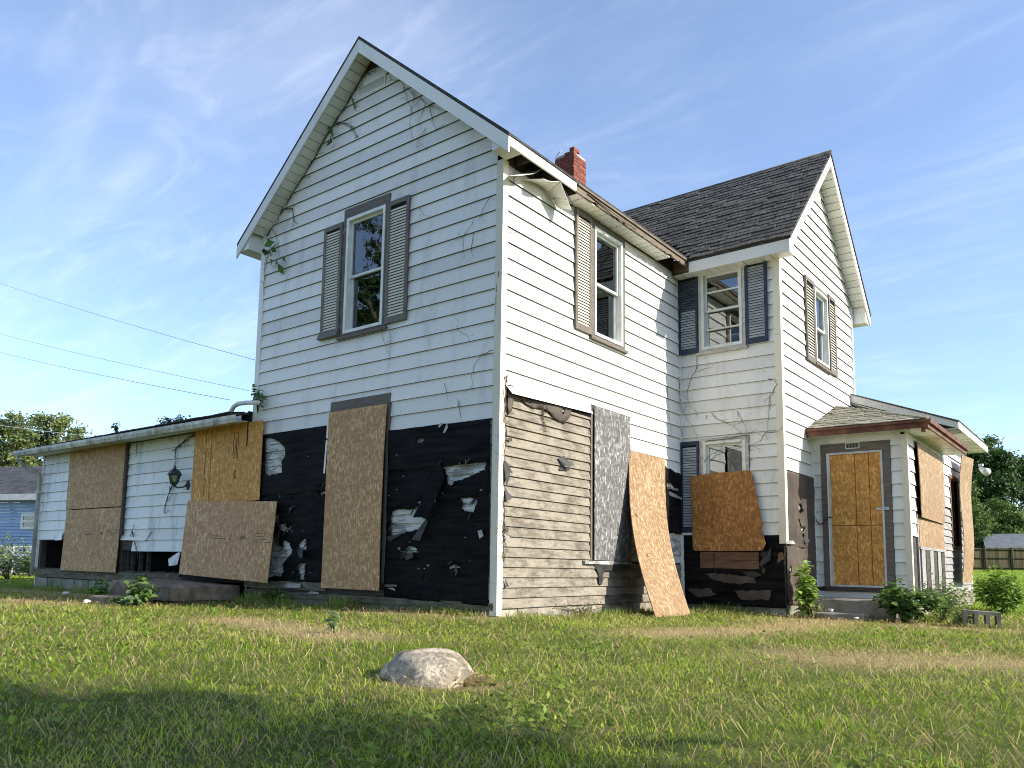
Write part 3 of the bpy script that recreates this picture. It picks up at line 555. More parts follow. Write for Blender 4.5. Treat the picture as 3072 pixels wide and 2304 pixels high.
for q, m_ in (([(668,160),(690,190),(650,225),(635,190)], 'tar_flap'), ([(640,320),(685,370),(645,390)], 'tar_flap'), ([(670,540),(700,520),(715,560),(695,610)], 'tar_flap'), ([(470,560),(530,560),(545,600),(480,600)], 'flap_light')): flap('torn_flap', 'D', on('D', 'ze', q), .035, .09, m_, wD)
window('D', 6.655, 7.53, 4.25, 5.69, 4.955, head=.07, tw=.06); shutter('D', 6.19, 6.645, 4.21, 5.68, 'shutter_brown', 'slat_beige', .05); shutter('D', 7.515, 7.925, 4.24, 5.71, 'shutter_brown', 'slat_beige', .05)
for i in range(4): slab('foundation_block', 'C', .0+i*.42, .41+i*.42, -.25, .095, -.2, .004, 'block_mossy', wC)
for i in range(4): slab('foundation_block', 'D', LB+.02+i*.42, LB+.43+i*.42, -.3, .145, -.2, .004, 'block_mossy', wD)
# hidden back and west walls
wallslab('wall', 'L', [(0, -.2), (6, -.2), (6, 3.0), (0, 2.8)], [], .0, -.1, 'siding_grime', H)
box('wall', -WA-.02, -WA+.1, .0, YD, .1, 5.9, 'siding', H); box('wall', -WA, WC, YD-.1, YD+.01, .1, 5.8, 'siding', H); box('floor', -WA+.12, -.15, .15, YD-.15, 3.0, 3.1, 'dark_inside', H); box('partition', -WA+.15, -.15, 3.9, 4.0, .2, 5.8, 'rafter', H); box('partition', .05, WC-.2, 7.9, 8.0, .2, 5.8, 'rafter', H); box('ceiling', -WA+.12, -.13, .15, YD-.15, 5.74, 5.8, 'soffit', H); box('ceiling', .02, WC-.15, LB+.15, YD-.15, 5.66, 5.7, 'soffit', H)
# gable vents
def vent(w, s0, s1, z0, z1):
    r_ = ring('gable_vent', w, s0, s1, z0, z1, .02, .006, .03, 'trim_white', H); slab('backing', w, s0+.015, s1-.015, z0+.015, z1-.015, .006, .01, 'dark_inside', r_); n = 5; h = (z1-z0-.04)/n
    for i in range(n): slab('slat', w, s0+.02, s1-.02, z0+.02+h*i, z0+.02+h*i+h*.5, .014, .03, 'trim_white', r_)
vent('A', -2.76, -2.17, 7.52, 7.70); vent('D', 6.82, 7.3, 7.36, 7.62)
# ------------------------------------------------------------------ roofs
def roofslab(name, pts, th, mat, parent):
    up = [Vector(p) for p in pts]; return hexa(name, [p-Vector((0, 0, th)) for p in up], up, mat, parent)
ra = lambda x: 8.27-rk*abs(x+2.47)
rA = roofslab('roof', [(-2.47, -.3, 8.27), (.31, -.3, ra(.31)), (.31, 4.75, ra(.31)), (-2.47, 9.5, 8.27)], .05, 'shingle_edge', H)
roofslab('roof', [(-5.27, -.3, ra(-5.27)), (-2.47, -.3, 8.27), (-2.47, 9.5, 8.27), (-5.27, 9.5, ra(-5.27))], .05, 'shingle_edge', H)
SD = .99; zr = lambda y: 8.19-SD*abs(y-7.07)
rD = roofslab('roof', [(.34, 4.655, zr(4.655)), (2.0, 4.655, zr(4.655)), (2.0, 7.07, 8.19), (-2.39, 7.07, 8.19)], .05, 'shingle_edge', H)
roofslab('roof', [(-2.4, 7.07, 8.19), (2.0, 7.07, 8.19), (2.0, 9.49, zr(9.49)), (.3, 9.49, zr(9.49))], .05, 'shingle_edge', H)
def shingles(root, mat, O, U, V, rows, ex, span, w=.32, th=.017, jit=.026, curl=.010):
    """tabs laid in courses; O eave corner, U along the eave, V up the slope, span(row)->(u0,u1)"""
    U = Vector(U).normalized(); V = Vector(V).normalized(); N = U.cross(V)
    if N.z < 0: N = -N
    me = None
    for j in range(rows):
        u0, u1 = span(j*ex); u = u0-random.uniform(0, w)
        while u < u1-.02:
            a, b_ = max(u, u0), min(u+w-.014, u1)
            if b_-a > .03:
                p = Vector(O)+U*a+V*(j*ex+random.uniform(-jit, jit))+N*(.006+random.uniform(0, curl))
                if me is None:
                    v = [(0, 0, .001), (1, 0, .001), (1, .19, -.006), (0, .19, -.006), (0, 0, .001+th), (1, 0, .001+th), (1, .19, .002), (0, .19, .002)]
                    o = mk('shingle', v, BF, mat, root); me = o.data
                else: o = bpy.data.objects.new('shingle', me); link(o, root)
                t_ = random.uniform(-.03, .03); mw = Matrix((U*math.cos(t_)+V*math.sin(t_), V*math.cos(t_)-U*math.sin(t_), N)).transposed().to_4x4() @ Matrix.Diagonal((b_-a, 1, 1, 1)); mw.translation = p; o.matrix_world = mw
            u += w
vx = lambda t: (8.27-(zr(4.655)+t*SD/math.hypot(1, SD)))/rk-2.47
shingles(rD, 'shingle', (0, 4.645, zr(4.645)), (1, 0, 0), (0, 1, SD), 24, .142, lambda t: (vx(t), 2.015), .27)
tube('ridge_cap', [(-2.4, 7.07, 8.195), (2.0, 7.07, 8.205)], .03, 'shingle', rD, 6)
# gable A: bargeboards, soffit panels, boxed eaves
def rake(w, side, c, top, half, slope, d1, th, mat, name='bargeboard'):
    q = [(c, top), (c+side*half, top-slope*half), (c+side*half, top-slope*half-th), (c, top-th)]
    return extr(name, w, q, d1-.02, d1, mat, H)
rake('A', -1, -2.47, 8.215, 2.80, rk, .30, .20, 'trim_white'); rake('A', 1, -2.47, 8.215, 2.78, rk, .30, .20, 'trim_white')
rake('D', -1, 7.07, 8.135, 2.42, SD, .29, .20, 'trim_white'); rake('D', 1, 7.07, 8.135, 2.42, SD, .29, .20, 'trim_white')
def rake_soffit(w, side, c, top, half, slope, d0, d1, n, mat='soffit'):
    root = extr('soffit', w, [(c, top), (c+side*half, top-slope*half), (c+side*half, top-slope*half-.012), (c, top-.012)], d0, d1, 'dark_inside', H)
    for i in range(n):
        a, b_ = half*i/n+.0055, half*(i+1)/n-.0055; j = random.uniform(0, .004)
        extr('soffit_panel', w, [(c+side*a, top-slope*a-.014-j), (c+side*b_, top-slope*b_-.014), (c+side*b_, top-slope*b_-.026), (c+side*a, top-slope*a-.026-j)], d0, d1, mat, root)
rake_soffit('A', -1, -2.47, 8.085, 2.44, rk, .012, .278, 22); rake_soffit('D', 1, 7.07, 8.01, 2.12, SD, .012, .268, 20)
extr('soffit', 'A', [(-2.46, 8.08), (.0, 8.08-rk*2.46), (.0, 8.06-rk*2.46), (-2.46, 8.06)], .012, .278, 'soffit', H); extr('soffit', 'D', [(7.06, 8.0), (LB, 8.0-SD*2.11), (LB, 7.98-SD*2.11), (7.06, 7.98)], .012, .268, 'soffit', H)
# boxed eave ends
def eave_box(w, s0, s1, zb, zt0, zt1, d0, d1): return extr('eave_return', w, [(s0, zb), (s1, zb), (s1, zt1), (s0, zt0)], d0, d1, 'trim_white', H)
eave_box('A', -5.25, -WA-.034, 5.655, 5.72, 5.98, -.3, .276); eave_box('A', .034, .285, 5.685, 5.98, 5.775, .10, .276); eave_box('D', LB-.285, LB-.034, 5.565, 5.70, 5.93, .034, .266); eave_box('D', YD+.034, YD+.285, 5.565, 5.93, 5.70, -.3, .266)
# B eave
box('fascia', .285, .31, -.275, 1.21, 5.665, 5.795, 'trim_white', H)
v = [(.27, 1.19, 5.68), (.295, 1.19, 5.68), (.27, 4.67, 5.665), (.295, 4.67, 5.665), (.27, 1.19, 5.80), (.295, 1.19, 5.80), (.27, 4.67, 5.785), (.295, 4.67, 5.785)]
extr('fascia', 'B', [(1.19, 5.80), (4.67, 5.785)]+[(4.67-3.48*k/60, 5.668+.012*random.random()+(.035*random.random() if random.random() < .25 else 0)) for k in range(61)], .27, .295, 'fascia_wood', H); box('fascia_strip', .296, .318, 1.25, 4.66, 5.765, 5.793, 'fascia_wood', H)
tube('split_splinter', [(.30, 1.5, 5.74), (.325, 2.2, 5.70), (.31, 2.9, 5.72)], .012, 'fascia_wood', H, 5, .4)
def panels(x0, x1, y0, y1, z, step, axis='y', mat='soffit'):
    root = box('soffit', x0+.005, x1-.005, y0+.01, y1-.01, z+.012, z+.02, 'dark_inside', H)
    n = max(1, round(((y1-y0) if axis == 'y' else (x1-x0))/step))
    for i in range(n):
        dz = random.uniform(-.004, .003)
        if axis == 'y': a, b_ = y0+(y1-y0)*i/n+.005, y0+(y1-y0)*(i+1)/n-.005; box('soffit_panel', x0, x1, a, b_, z+dz, z+.01+dz, mat, root)
        else: a, b_ = x0+(x1-x0)*i/n+.005, x0+(x1-x0)*(i+1)/n-.005; box('soffit_panel', a, b_, y0, y1, z+dz, z+.01+dz, mat, root)
panels(.03, .283, -.27, .02, 5.685, .15); panels(.03, .262, 1.30, 4.12, 5.675, .16)
for y in np.arange(.25, 4.8, .55): box('rafter_tail', .02, .265, y, y+.045, 5.72, 5.83, 'rafter', H)
box('eave_lining', .001, .27, .03, 4.64, 5.84, 5.85, 'dark_inside', H); box('eave_lining', .036, .328, 4.668, 4.925, 5.60, 5.84, 'rafter', H)
# hanging strip of soffit under the B eave
def ruled(name, P, Q, mat, th=.006, parent=H):
    n = len(P); v = []
    for o in (0, th): v += [(p[0], p[1], p[2]-o) for p in P]+[(q[0], q[1], q[2]-o) for q in Q]
    fc = [(i, i+1, n+i+1, n+i) for i in range(n-1)]; N = 2*n; fc += [tuple(N+k for k in reversed(t)) for t in fc]
    rim = list(range(n))+list(range(2*n-1, n-1, -1)); fc += [(rim[k], rim[(k+1) % len(rim)], N+rim[(k+1) % len(rim)], N+rim[k]) for k in range(len(rim))]
    return mk(name, v, fc, mat, parent)
def onx(k, x, pts): return [(x, hit(*px(k, a, b_), 0, x)[1], hit(*px(k, a, b_), 0, x)[2]) for a, b_ in pts]
Pi = onx('zp', .035, [(410,345),(540,372),(620,400),(740,465),(860,570),(935,675),(1020,840)]); Po = onx('zp', .29, [(775,330),(860,368),(945,378),(1010,374),(1072,372),(1195,690),(1270,880)])
hs_ = ruled('hanging_soffit', Pi, Po, 'soffit')
for i in (2, 3, 4, 5): tube('panel_rib', [Vector(Pi[i])-Vector((0, 0, .008)), Vector(Po[i])-Vector((0, 0, .008))], .006, 'trim_cream', hs_, 5)
ruled('hanging_soffit', onx('zp', .04, [(150,280),(320,238),(520,222),(640,205)]), onx('zp', .20, [(200,276),(420,265),(620,235),(742,158)]), 'soffit')
tube('loose_cable', onx('zp', .27, [(1145,545),(1210,650),(1290,770),(1350,935)]), .006, 'wire_black', H, 5)
# C eave (along x)
box('fascia', .33, 1.985, 4.66, 4.682, 5.565, 5.765, 'trim_white', H); panels(.04, 1.96, 4.684, 4.945, 5.572, .15, 'x', 'soffit'); box('eave_lining', -.1, 1.7, 4.7, 4.95, 5.62, 5.63, 'dark_inside', H)
# chimney: every brick its own piece on a mortar core
ch = box('chimney', -1.925, -1.535, 4.015, 4.405, 6.6, 8.05, 'mortar', H); bl, bh = .198, .058; bme = None
for c_ in range(22):
    z = 6.70+c_*.0655; full = 0
    for side in range(4):
        off = 0 if (c_+side) % 2 == 0 else -bl/2
        k = 0; u = off
        while u < .395:
            a, b_ = max(0, u), min(.41, u+bl); u += bl+.010
            if b_-a < .03: continue
            cut = (side == 0 and ((c_ >= 20 and (a < .2)) or (c_ == 19 and a < .1))) or (side == 1 and c_ >= 20 and a > .1) or (side == 1 and c_ == 19 and a > .3) or (side == 2 and c_ >= 19) or (side == 3 and c_ >= 20)
            if cut: continue
            x0, y0 = -1.935, 4.005
            p = {0: (x0+a, y0, 0, 1), 1: (x0+.41, y0+a, 1, 0), 2: (x0+.41-b_, y0+.41, 0, -1), 3: (x0, y0+.41-b_, -1, 0)}[side]; j = random.uniform(-.004, .004); dp = .09
            if bme is None:
                o = mk('brick', [(x, y, z_) for z_ in (0, 1) for x, y in ((0, 0), (1, 0), (1, 1), (0, 1))], BF, 'brick', ch); bme = o.data
            else: o = bpy.data.objects.new('brick', bme); link(o, ch)
            if side == 0: lo, sz = (p[0], y0-.001+j, z), (b_-a-.004, dp, bh)
            elif side == 1: lo, sz = (x0+.41-dp+j, p[1], z), (dp, b_-a-.004, bh)
            elif side == 2: lo, sz = (p[0], y0+.41-dp+j, z), (b_-a-.004, dp, bh)
            else: lo, sz = (x0+j, p[1], z), (dp, b_-a-.004, bh)
            o.location = lo; o.scale = sz
tube('flashing_strip', [(-1.93, 4.03, 7.97), (-1.90, 3.995, 8.04), (-1.84, 3.99, 8.10), (-1.78, 3.99, 8.13)], .012, 'metal', ch, 6)
# ------------------------------------------------------------------ west single-storey wing
wG = wallslab('wall', 'A', [(-12.7, .40), (-WA-.003, .40), (-WA-.003, 2.86), (-12.7, 2.86)], [[(-12.5, .42), (-11.2, .42), (-11.2, 1.0), (-12.5, 1.0)], [(-8.93, .42), (-6.7, .42), (-6.7, .80), (-8.93, .80)]], -.12, -.001, 'wood_dark', H)
def g_lo(z): return -12.64
siding('A', wG, [1.015+.2036*k for k in range(0, 10)], lambda z: -12.64, lambda z: -11.15, [(-13, -12, 2.86, 4)], 'siding_grime')
siding('A', wG, [.785+.2045*k for k in range(0, 11)], lambda z: -9.0, lambda z: -6.2, [(-9.1, -8.55, 0, .985)], 'siding_grime')
siding('A', wG, [2.43, 2.63, 2.84], lambda z: -6.2, lambda z: -WA-.04, [], 'siding_grime', joint=0)
slab('corner_board', 'A', -12.70, -12.64, .42, 2.84, .002, .03, 'trim_white', H); slab('sill_beam', 'A', -12.66, -6.9, .225, .395, -.06, .012, 'beam_mossy', H)
for i in range(10):
    x = -12.66+i*.62; slab('foundation_block', 'A', x, x+.6, -.35, .21, -.15, .0+random.uniform(-.012, .008), 'block_mossy', wG)
slab('trim_board', 'A', -8.965, -8.89, 1.08, 2.84, .022, .07, 'wood_dark', H); flap('torn_flap', 'A', on('A', 'z1', [(435,1060),(475,1055),(472,1115),(412,1118)]), .02, .10, 'siding_grime', wG); flap('torn_flap', 'A', on('A', 'z1', [(1085,1045),(1060,1105),(1040,1120),(895,1115),(1000,1085)]), .024, .09, 'siding', wG)
flap('torn_flap', 'A', on('A', 'z1', [(1270,1200),(1285,1205),(1275,1290),(1225,1300),(1215,1250)]), .0, .06, 'rubbish', wG)
for a in (892, 925, 980, 1035): slab('stud', 'A', on('A', 'z1', [(a, 1250)])[0][0]-.012, on('A', 'z1', [(a, 1250)])[0][0]+.012, .42, .8, -.10, -.03, 'wood_dark', H)
rG = hexa('roof', [(-13.1, -.40, 2.90), (-4.98, -.40, 2.90), (-4.98, 5.6, 4.05), (-13.1, 5.6, 4.05)], [(-13.1, -.44, 2.935), (-4.98, -.44, 2.935), (-4.98, 5.6, 4.10), (-13.1, 5.6, 4.10)], 'shingle_edge', H)
sm_ = None
for j in range(2):
    x = -13.12
    while x < -5.0:
        w_ = min(.33, -4.98-x); o = hexa('shingle', [(x, -.47+j*.14, 2.932+j*.028), (x+w_-.01, -.47+j*.14, 2.932+j*.028), (x+w_-.01, -.30+j*.14, 2.965+j*.028), (x, -.30+j*.14, 2.965+j*.028)], [(x, -.47+j*.14, 2.945+j*.028+random.uniform(0, .012)), (x+w_-.01, -.47+j*.14, 2.945+j*.028+random.uniform(0, .012)), (x+w_-.01, -.30+j*.14, 2.975+j*.028), (x, -.30+j*.14, 2.975+j*.028)], 'shingle_edge', rG); x += .33
panels(-12.95, -4.98, -.36, -.03, 2.845, .4, 'x', 'siding_cream')
box('wall', -12.6, -WA-.02, 5.4, 5.55, -.2, 3.9, 'siding', H); box('shade_lining', -12.6, -12.56, .02, 1.65, .386, 2.8, 'dark_inside', H); box('floor', -12.65, -WA-.03, .02, 5.4, .30, .385, 'dark_inside', H); box('partition', -12.4, -WA-.05, 1.6, 1.7, .386, 2.8, 'dark_inside', H)  # near-black lining, floor and partition added to keep the wall cavities dark
# gutter: an open trough in lengths
def gutter(x0, x1, y, zb, mat, par, dz=0):
    n = 9; prof = [(0, .0), (.0, .105), (-.004, .105), (-.004, .004), (-.085, .004), (-.10, .06), (-.10, .105), (-.115, .105), (-.115, .055), (-.09, -.006), (-.0, -.006)]
    m_ = len(prof); v = [(x, y+p, zb+q+(dz if x == x1 else 0)) for x in (x0, x1) for p, q in prof]
    return mk('gutter_length', v, [tuple(range(m_)), tuple(range(2*m_-1, m_-1, -1))]+[(i, (i+1) % m_, m_+(i+1) % m_, m_+i) for i in range(m_)], mat, par)
gt = box('fascia', -13.05, -5.0, -.395, -.372, 2.83, 2.93, 'siding_cream', H)
xs_ = np.linspace(-13.12, -4.72, 15)
for i in range(14):
    zb = 2.825-.004*i; gutter(xs_[i], xs_[i+1]-.006, -.40, zb, 'gutter', gt, -.004)
    if i: slab('gutter_strap', 'A', xs_[i]-.018, xs_[i]+.012, zb-.01, zb+.108, .40, .519, 'gutter', gt)
tube('downspout', [(-12.93, -.46, 2.83), (-12.93, -.46, 2.74), (-12.90, -.30, 2.60), (-12.74, -.07, 2.45), (-12.71, -.055, 2.30), (-12.72, -.055, 1.9), (-12.72, -.055, .25)], .045, 'gutter', H, 8); slab('downspout_strap', 'A', -12.80, -12.60, 2.02, 2.07, .0, .11, 'gutter', H)
tube('downspout', [hit(a, b_, 1, -.25) for a, b_ in ((775, 1208), (740, 1208), (715, 1211), (702, 1219), (695, 1231), (688, 1246))], .036, 'trim_white', H, 10)
box('eave_lining', -5.0, -WA-.03, -.10, 1.2, 2.45, 3.02, 'dark_inside', H)
# ------------------------------------------------------------------ entry porch and lean-to on the east side
wE = wallslab('wall', 'E', [(WC, .10), (XE, .10), (XE, 2.92), (WC, 2.92)], [[(1.98, .40), (2.78, .40), (2.78, 2.6), (1.98, 2.6)]], -.10, -.001, 'wood_dark', H)
siding('E', wE, [.42+.2042*k for k in range(0, 13)], lambda z: WC+.04, lambda z: XE-.06, [(1.845, 2.905, 0, 2.76)], 'siding', joint=0)
slab('threshold', 'E', 1.86, 2.90, .35, .41, -.05, .07, 'wood_dark', H); slab('skirt_board', 'E', WC+.01, XE-.02, .24, .348, .002, .035, 'trim_white', H); slab('frieze_board', 'E', WC+.02, XE, 2.83, 2.92, .002, .03, 'siding_cream', H)
df = ring('door_frame', 'E', 1.85, 2.90, .41, 2.755, .115, -.05, .034, 'wood_trim', H, tb=.02, tt=.155); ring('storm_frame', 'E', 1.962, 2.788, .425, 2.602, .03, -.04, .045, 'metal', df)
slab('door_frame_moulding', 'E', 1.945, 1.962, .43, 2.60, -.03, .046, 'trim_white', df)
vt = ring('vent_plate', 'E', 2.245, 2.46, 2.655, 2.755, .012, .034, .042, 'metal', H)
for i in range(4): slab('slot', 'E', 2.275+i*.045, 2.281+i*.045, 2.668, 2.742, .034, .039, 'dark_inside', vt)
slab('backing', 'E', 2.257, 2.448, 2.667, 2.743, .0345, .0365, 'wood_trim', vt)
wF = wallslab('wall', 'F', [(YE, .10), (12.2, .10), (12.2, 3.1), (YE, 2.92)], [[(10.05, 1.2), (10.9, 1.2), (10.9, 2.5), (10.05, 2.5)]], -.10, -.001, 'wood_dark', H)
siding('F', wF, [1.90+.203*k for k in range(0, 7)], lambda z: 9.12, lambda z: 12.17, [(10.0, 10.95, 1.0, 2.55)], 'siding', joint=.2); siding('F', wF, [1.24+.206*k for k in range(0, 9)], lambda z: YE+.06, lambda z: 6.95, [], 'siding', joint=0); slab('frieze_board', 'F', YE+.03, 9.12, 2.80, 2.92, .002, .024, 'siding_cream', H)
siding('F', wF, [.33+.128*k for k in range(0, 13)], lambda z: 9.1, lambda z: 12.17, [(10.0, 10.95, 1.2, 2.55)], 'clap_grey', 'clapboard', .026, joint=.6, sheet=.012)
ring('window', 'F', 9.98, 10.97, 1.13, 2.56, .07, -.05, .03, 'wood_rust', H); slab('window_sill', 'F', 6.9, 9.1, 1.045, 1.09, .002, .05, 'clap_grey', H); slab('jamb', 'F', 6.86, 6.93, .38, 1.6, .002, .03, 'clap_grey', H)
for i in range(6): slab('vertical_plank', 'F', 6.97+i*.352, 6.97+i*.352+.285, .40, 1.04, .004, .03+random.uniform(0, .02), 'wood_dark' if i % 2 else 'clap_grey', wF)
slab('skirt_plank', 'F', YE+.03, 12.18, .22, .325, .002, .04, 'clap_cream', wF); slab('skirt_plank', 'F', YE+.03, 12.18, .10, .215, .002, .03, 'clap_cream', wF)
for i in range(14): slab('foundation_block', 'F', YE+.01+i*.415, YE+.415+i*.415, -.35, .095, -.2, -.004, 'concrete', wF)
for i in range(3): slab('foundation_block', 'E', WC+.01+i*.47, WC+.47+i*.47, -.35, .095, -.2, -.004, 'block_mossy', wE)
box('wall', WC, XE, 12.08, 12.2, .1, 3.6, 'siding', H)
# hipped porch roof
zp0 = 2.985; pc = Vector((3.47, 6.08, zp0)); hip = Vector((1.70, 7.84, 3.64))
rP = mk('roof', [(1.70, 6.08, zp0), pc, hip, (3.47, 9.6, zp0), (1.70, 9.6, 3.64), (1.70, 6.08, zp0-.03), (3.47, 6.08, zp0-.03), (3.47, 9.6, zp0-.03), (1.70, 9.6, zp0-.03)], [(0,1,2), (1,3,4,2), (0,5,6,1), (1,6,7,3), (5,8,7,6), (3,7,8,4), (0,2,4,8,5)], 'shingle_edge', H)
sv = Vector((0, 1.76, .655)); sL = sv.length
shingles(rP, 'shingle_green', (0, 6.06, zp0), (1, 0, 0), sv, 15, .125, lambda t: (1.71, max(1.71, 3.49-1.77*t/sL)), .24, .010, .02, .012)
tube('hip_cap', [pc+Vector((0, 0, .015)), (pc+hip)/2+Vector((0, 0, .02)), hip+Vector((0, 0, .02))], .028, 'shingle_green', rP, 6)
ft = mk('fascia', [(1.70, 6.06, 2.86), (3.50, 6.06, 2.86), (3.50, 9.6, 2.86), (3.475, 9.6, 2.86), (3.475, 6.085, 2.86), (1.70, 6.085, 2.86), (1.70, 6.06, 2.975), (3.50, 6.06, 2.975), (3.50, 9.6, 2.975), (3.475, 9.6, 2.975), (3.475, 6.085, 2.975), (1.70, 6.085, 2.975)], [(0,1,2,3,4,5), (11,10,9,8,7,6)]+[(i, (i+1) % 6, 6+(i+1) % 6, 6+i) for i in range(6)], 'gutter_rust', H)
mk('fascia_lip', [(3.502, 6.03, 2.925), (3.54, 6.03, 2.925), (3.54, 9.6, 2.925), (3.502, 9.6, 2.925), (3.502, 6.03, 2.985), (3.55, 6.02, 2.985), (3.55, 9.6, 2.985), (3.502, 9.6, 2.985)], BF, 'gutter_rust', ft); box('fascia_lip', 1.70, 3.54, 6.025, 6.058, 2.945, 2.982, 'gutter_rust', ft); box('gutter_outlet', 3.40, 3.46, 6.09, 6.15, 2.80, 2.862, 'gutter_rust', ft)
tube('bent_flashing', [(1.85, 6.03, 3.0), (2.3, 6.02, 3.005), (2.8, 6.02, 2.995), (3.3, 6.03, 3.005)], .012, 'gutter', ft, 6)
panels(1.72, 3.46, 6.09, YE-.03, 2.862, .12, 'x'); panels(XE+.03, 3.47, YE-.03, 9.58, 2.864, .16)
# lean-to roof
hz = lambda x: 4.09-.40*(x-1.69)
rH = roofslab('roof', [(1.70, 9.55, hz(1.70)), (3.47, 9.55, hz(3.47)), (3.47, 12.5, hz(3.47)), (1.70, 12.5, hz(1.70))], .05, 'shingle_edge', H)
rim = mk('roof_edge', [(1.69, 8.86, hz(1.69)), (3.50, 8.86, hz(3.50)), (3.50, 12.52, hz(3.50)), (1.69, 12.52, hz(1.69)), (1.69, 8.86, hz(1.69)+.022), (3.52, 8.84, hz(3.50)+.022), (3.52, 12.54, hz(3.50)+.022), (1.69, 12.54, hz(1.69)+.022)], BF, 'shingle_green', rH)
extr('bargeboard', 'E', [(1.70, hz(1.70)-.005), (3.475, hz(3.475)-.005), (3.475, hz(3.475)-.12), (1.70, hz(1.70)-.15)], YE-8.90, YE-8.875, 'trim_white', H); extr('gable_wall', 'E', [(1.70, hz(1.70)-.1), (3.12, hz(3.12)-.1), (3.12, 2.9), (1.70, 2.9)], YE-9.16, YE-9.14, 'siding', H)
box('fascia', 3.475, 3.50, 8.87, 12.5, hz(3.475)-.13, hz(3.475)-.01, 'trim_white', H); panels(XE+.02, 3.475, 8.90, 12.48, hz(3.475)-.125, .12); extr('soffit', 'E', [(1.72, hz(1.72)-.16), (3.12, hz(3.12)-.15), (3.12, hz(3.12)-.17), (1.72, hz(1.72)-.18)], YE-9.14, YE-8.90, 'soffit', H)
# ------------------------------------------------------------------ sheets of strand board and other loose things
def lines(o, w, h, vs=(), hs=(), mat='ink', y=0, wd=.006):
    for x in vs: bx_local('printed_line', o, x*w-wd/2, x*w+wd/2, .005, h-.005, y, mat)
    for z in hs: bx_local('printed_line', o, .005, w-.005, z*h-wd, z*h+wd, y, mat)
def stamp(o, x, z, size=.07, rot=0, y=-.001):
    text_on(o, 'APA', x, z, size, y, rot=rot); c, s_ = math.cos(rot), math.sin(rot)
    def bar(a0, a1, b0, b1):
        q = [(a0, b0), (a1, b0), (a1, b1), (a0, b1)]; v = [(x+c*a+s_*b_, y+yy, z-s_*a+c*b_) for yy in (-.0012, .003) for a, b_ in q]; p = mk('printed_stamp', v, BF, 'ink'); p.parent = o
    k = size/.07
    for a0, a1, b0, b1 in ((.30, .66, -.02, -.015), (.30, .66, .085, .09), (.30, .305, -.02, .09), (.655, .66, -.02, .09), (.33, .5, .045, .052), (.33, .56, .015, .021), (-.20, -.194, -.03, .10), (-.62, -.30, .0, .008), (-.62, -.36, .03, .036)): bar(a0*k, a1*k, b0*k, b1*k)
    text_on(o, '^', x-.72*k, z+.01, size*1.3, y, rot=rot)
rnd_b = lambda k: (lambda u, t: k*math.sin(math.pi*t)*(.4+.6*u))
o = board('strand_board', [WL['A'](-3.062, .297, .075), WL['A'](-1.842, .300, .13), WL['A'](-1.868, 2.795, .075), WL['A'](-3.066, 2.80, .062)], 'osb_shaded', lambda u, t: -.022*math.sin(math.pi*t)*u)
tag(o, 'tall tan strand board nailed over the doorway between black tar paper on the gable wall', 'board'); lines(o, 1.21, 2.5, (.47, .655), (.49,), y=-.004 )
for p in [c for c in o.children]: bpy.data.objects.remove(p)
def curve_line(o, u0, t0, u1, t1, W_, H_, bend, mat='ink', wd=.004, n=12):
    """a printed line that follows the sheet's bow"""
    v = []; 
    for i in range(n+1):
        k = i/n; u, t = u0+(u1-u0)*k, t0+(t1-t0)*k; y = bend(u, t) if bend else 0
        a = (wd if abs(u1-u0) < abs(t1-t0) else 0); b_ = (wd if a == 0 else 0)
        v += [(u*W_-a, y-.0025, t*H_-b_), (u*W_+a, y-.0025, t*H_+b_)]
    m_ = len(v); v += [(p[0], p[1]+.004, p[2]) for p in v]
    fc = [(2*i, 2*i+1, 2*i+3, 2*i+2) for i in range(n)]; fc += [tuple(m_+k for k in reversed(f_)) for f_ in fc]; fc += [(2*i, 2*i+2, m_+2*i+2, m_+2*i) for i in range(n)]+[(2*i+1, m_+2*i+1, m_+2*i+3, 2*i+3) for i in range(n)]+[(0, m_, m_+1, 1), (2*n, 2*n+1, m_+2*n+1, m_+2*n)]
    p = mk('printed_line', v, fc, mat); p.parent = o
bnd = lambda u, t: -.022*math.sin(math.pi*t)*u-.0015
for u in (.47, .655): curve_line(o, u, .005, u, .995, 1.21, 2.497, bnd)
curve_line(o, .01, .49, .99, .49, 1.21, 2.497, bnd, wd=.008)
o = wboard('strand_board', 'A', -11.33, -8.955, 1.632, 2.845, .05, 'osb_shaded', bend=rnd_b(-.01)); tag(o, 'wide strand board over the upper half of the low wing window near the downspout', 'board'); stamp(o, 1.62, .60, .075)
o = wboard('strand_board', 'A', -11.29, -8.975, .385, 1.612, .05, 'osb_shaded', tilt=.035); tag(o, 'wide dusty strand board below another, its lower edge over the mossy sill beam', 'board'); stamp(o, 1.55, .72, .07)
o = wboard('strand_board', 'A', -6.535, -4.605, 1.585, 2.84, .085, 'osb_orange', bend=lambda u, t: -.02*math.sin(3*u)); tag(o, 'orange strand board with upright grain beside the wall lantern', 'board')
bn2 = lambda u, t: -.02*math.sin(3*u)-.001
curve_line(o, .20, .01, .20, .99, 1.93, 1.255, bn2, wd=.003); curve_line(o, .29, .01, .29, .99, 1.93, 1.255, bn2, wd=.002); stamp(o, 1.30, .36, .08, R(-90), y=-.022)
o = board('strand_board', [hit(536, 1722, 1, -.27), hit(801, 1749, 1, -.27), hit(830, 1504, 1, -.14), hit(563, 1503, 1, -.14)], 'osb_shaded'); tag(o, 'big strand board leaning on the concrete stoop below the lantern', 'board'); stamp(o, 1.55, .62, .085)
o = wboard('strand_board', 'B', 2.105, 3.13, .755, 2.915, .06, 'osb_grey', bend=rnd_b(-.008)); tag(o, 'weathered grey strand board over a tall window of the sunlit side wall', 'board')
for z in (.35, .62, 1.0, 1.32, 1.7): text_on(o, 'IIIII', .66, z, .085, -.004, rot=R(-90))
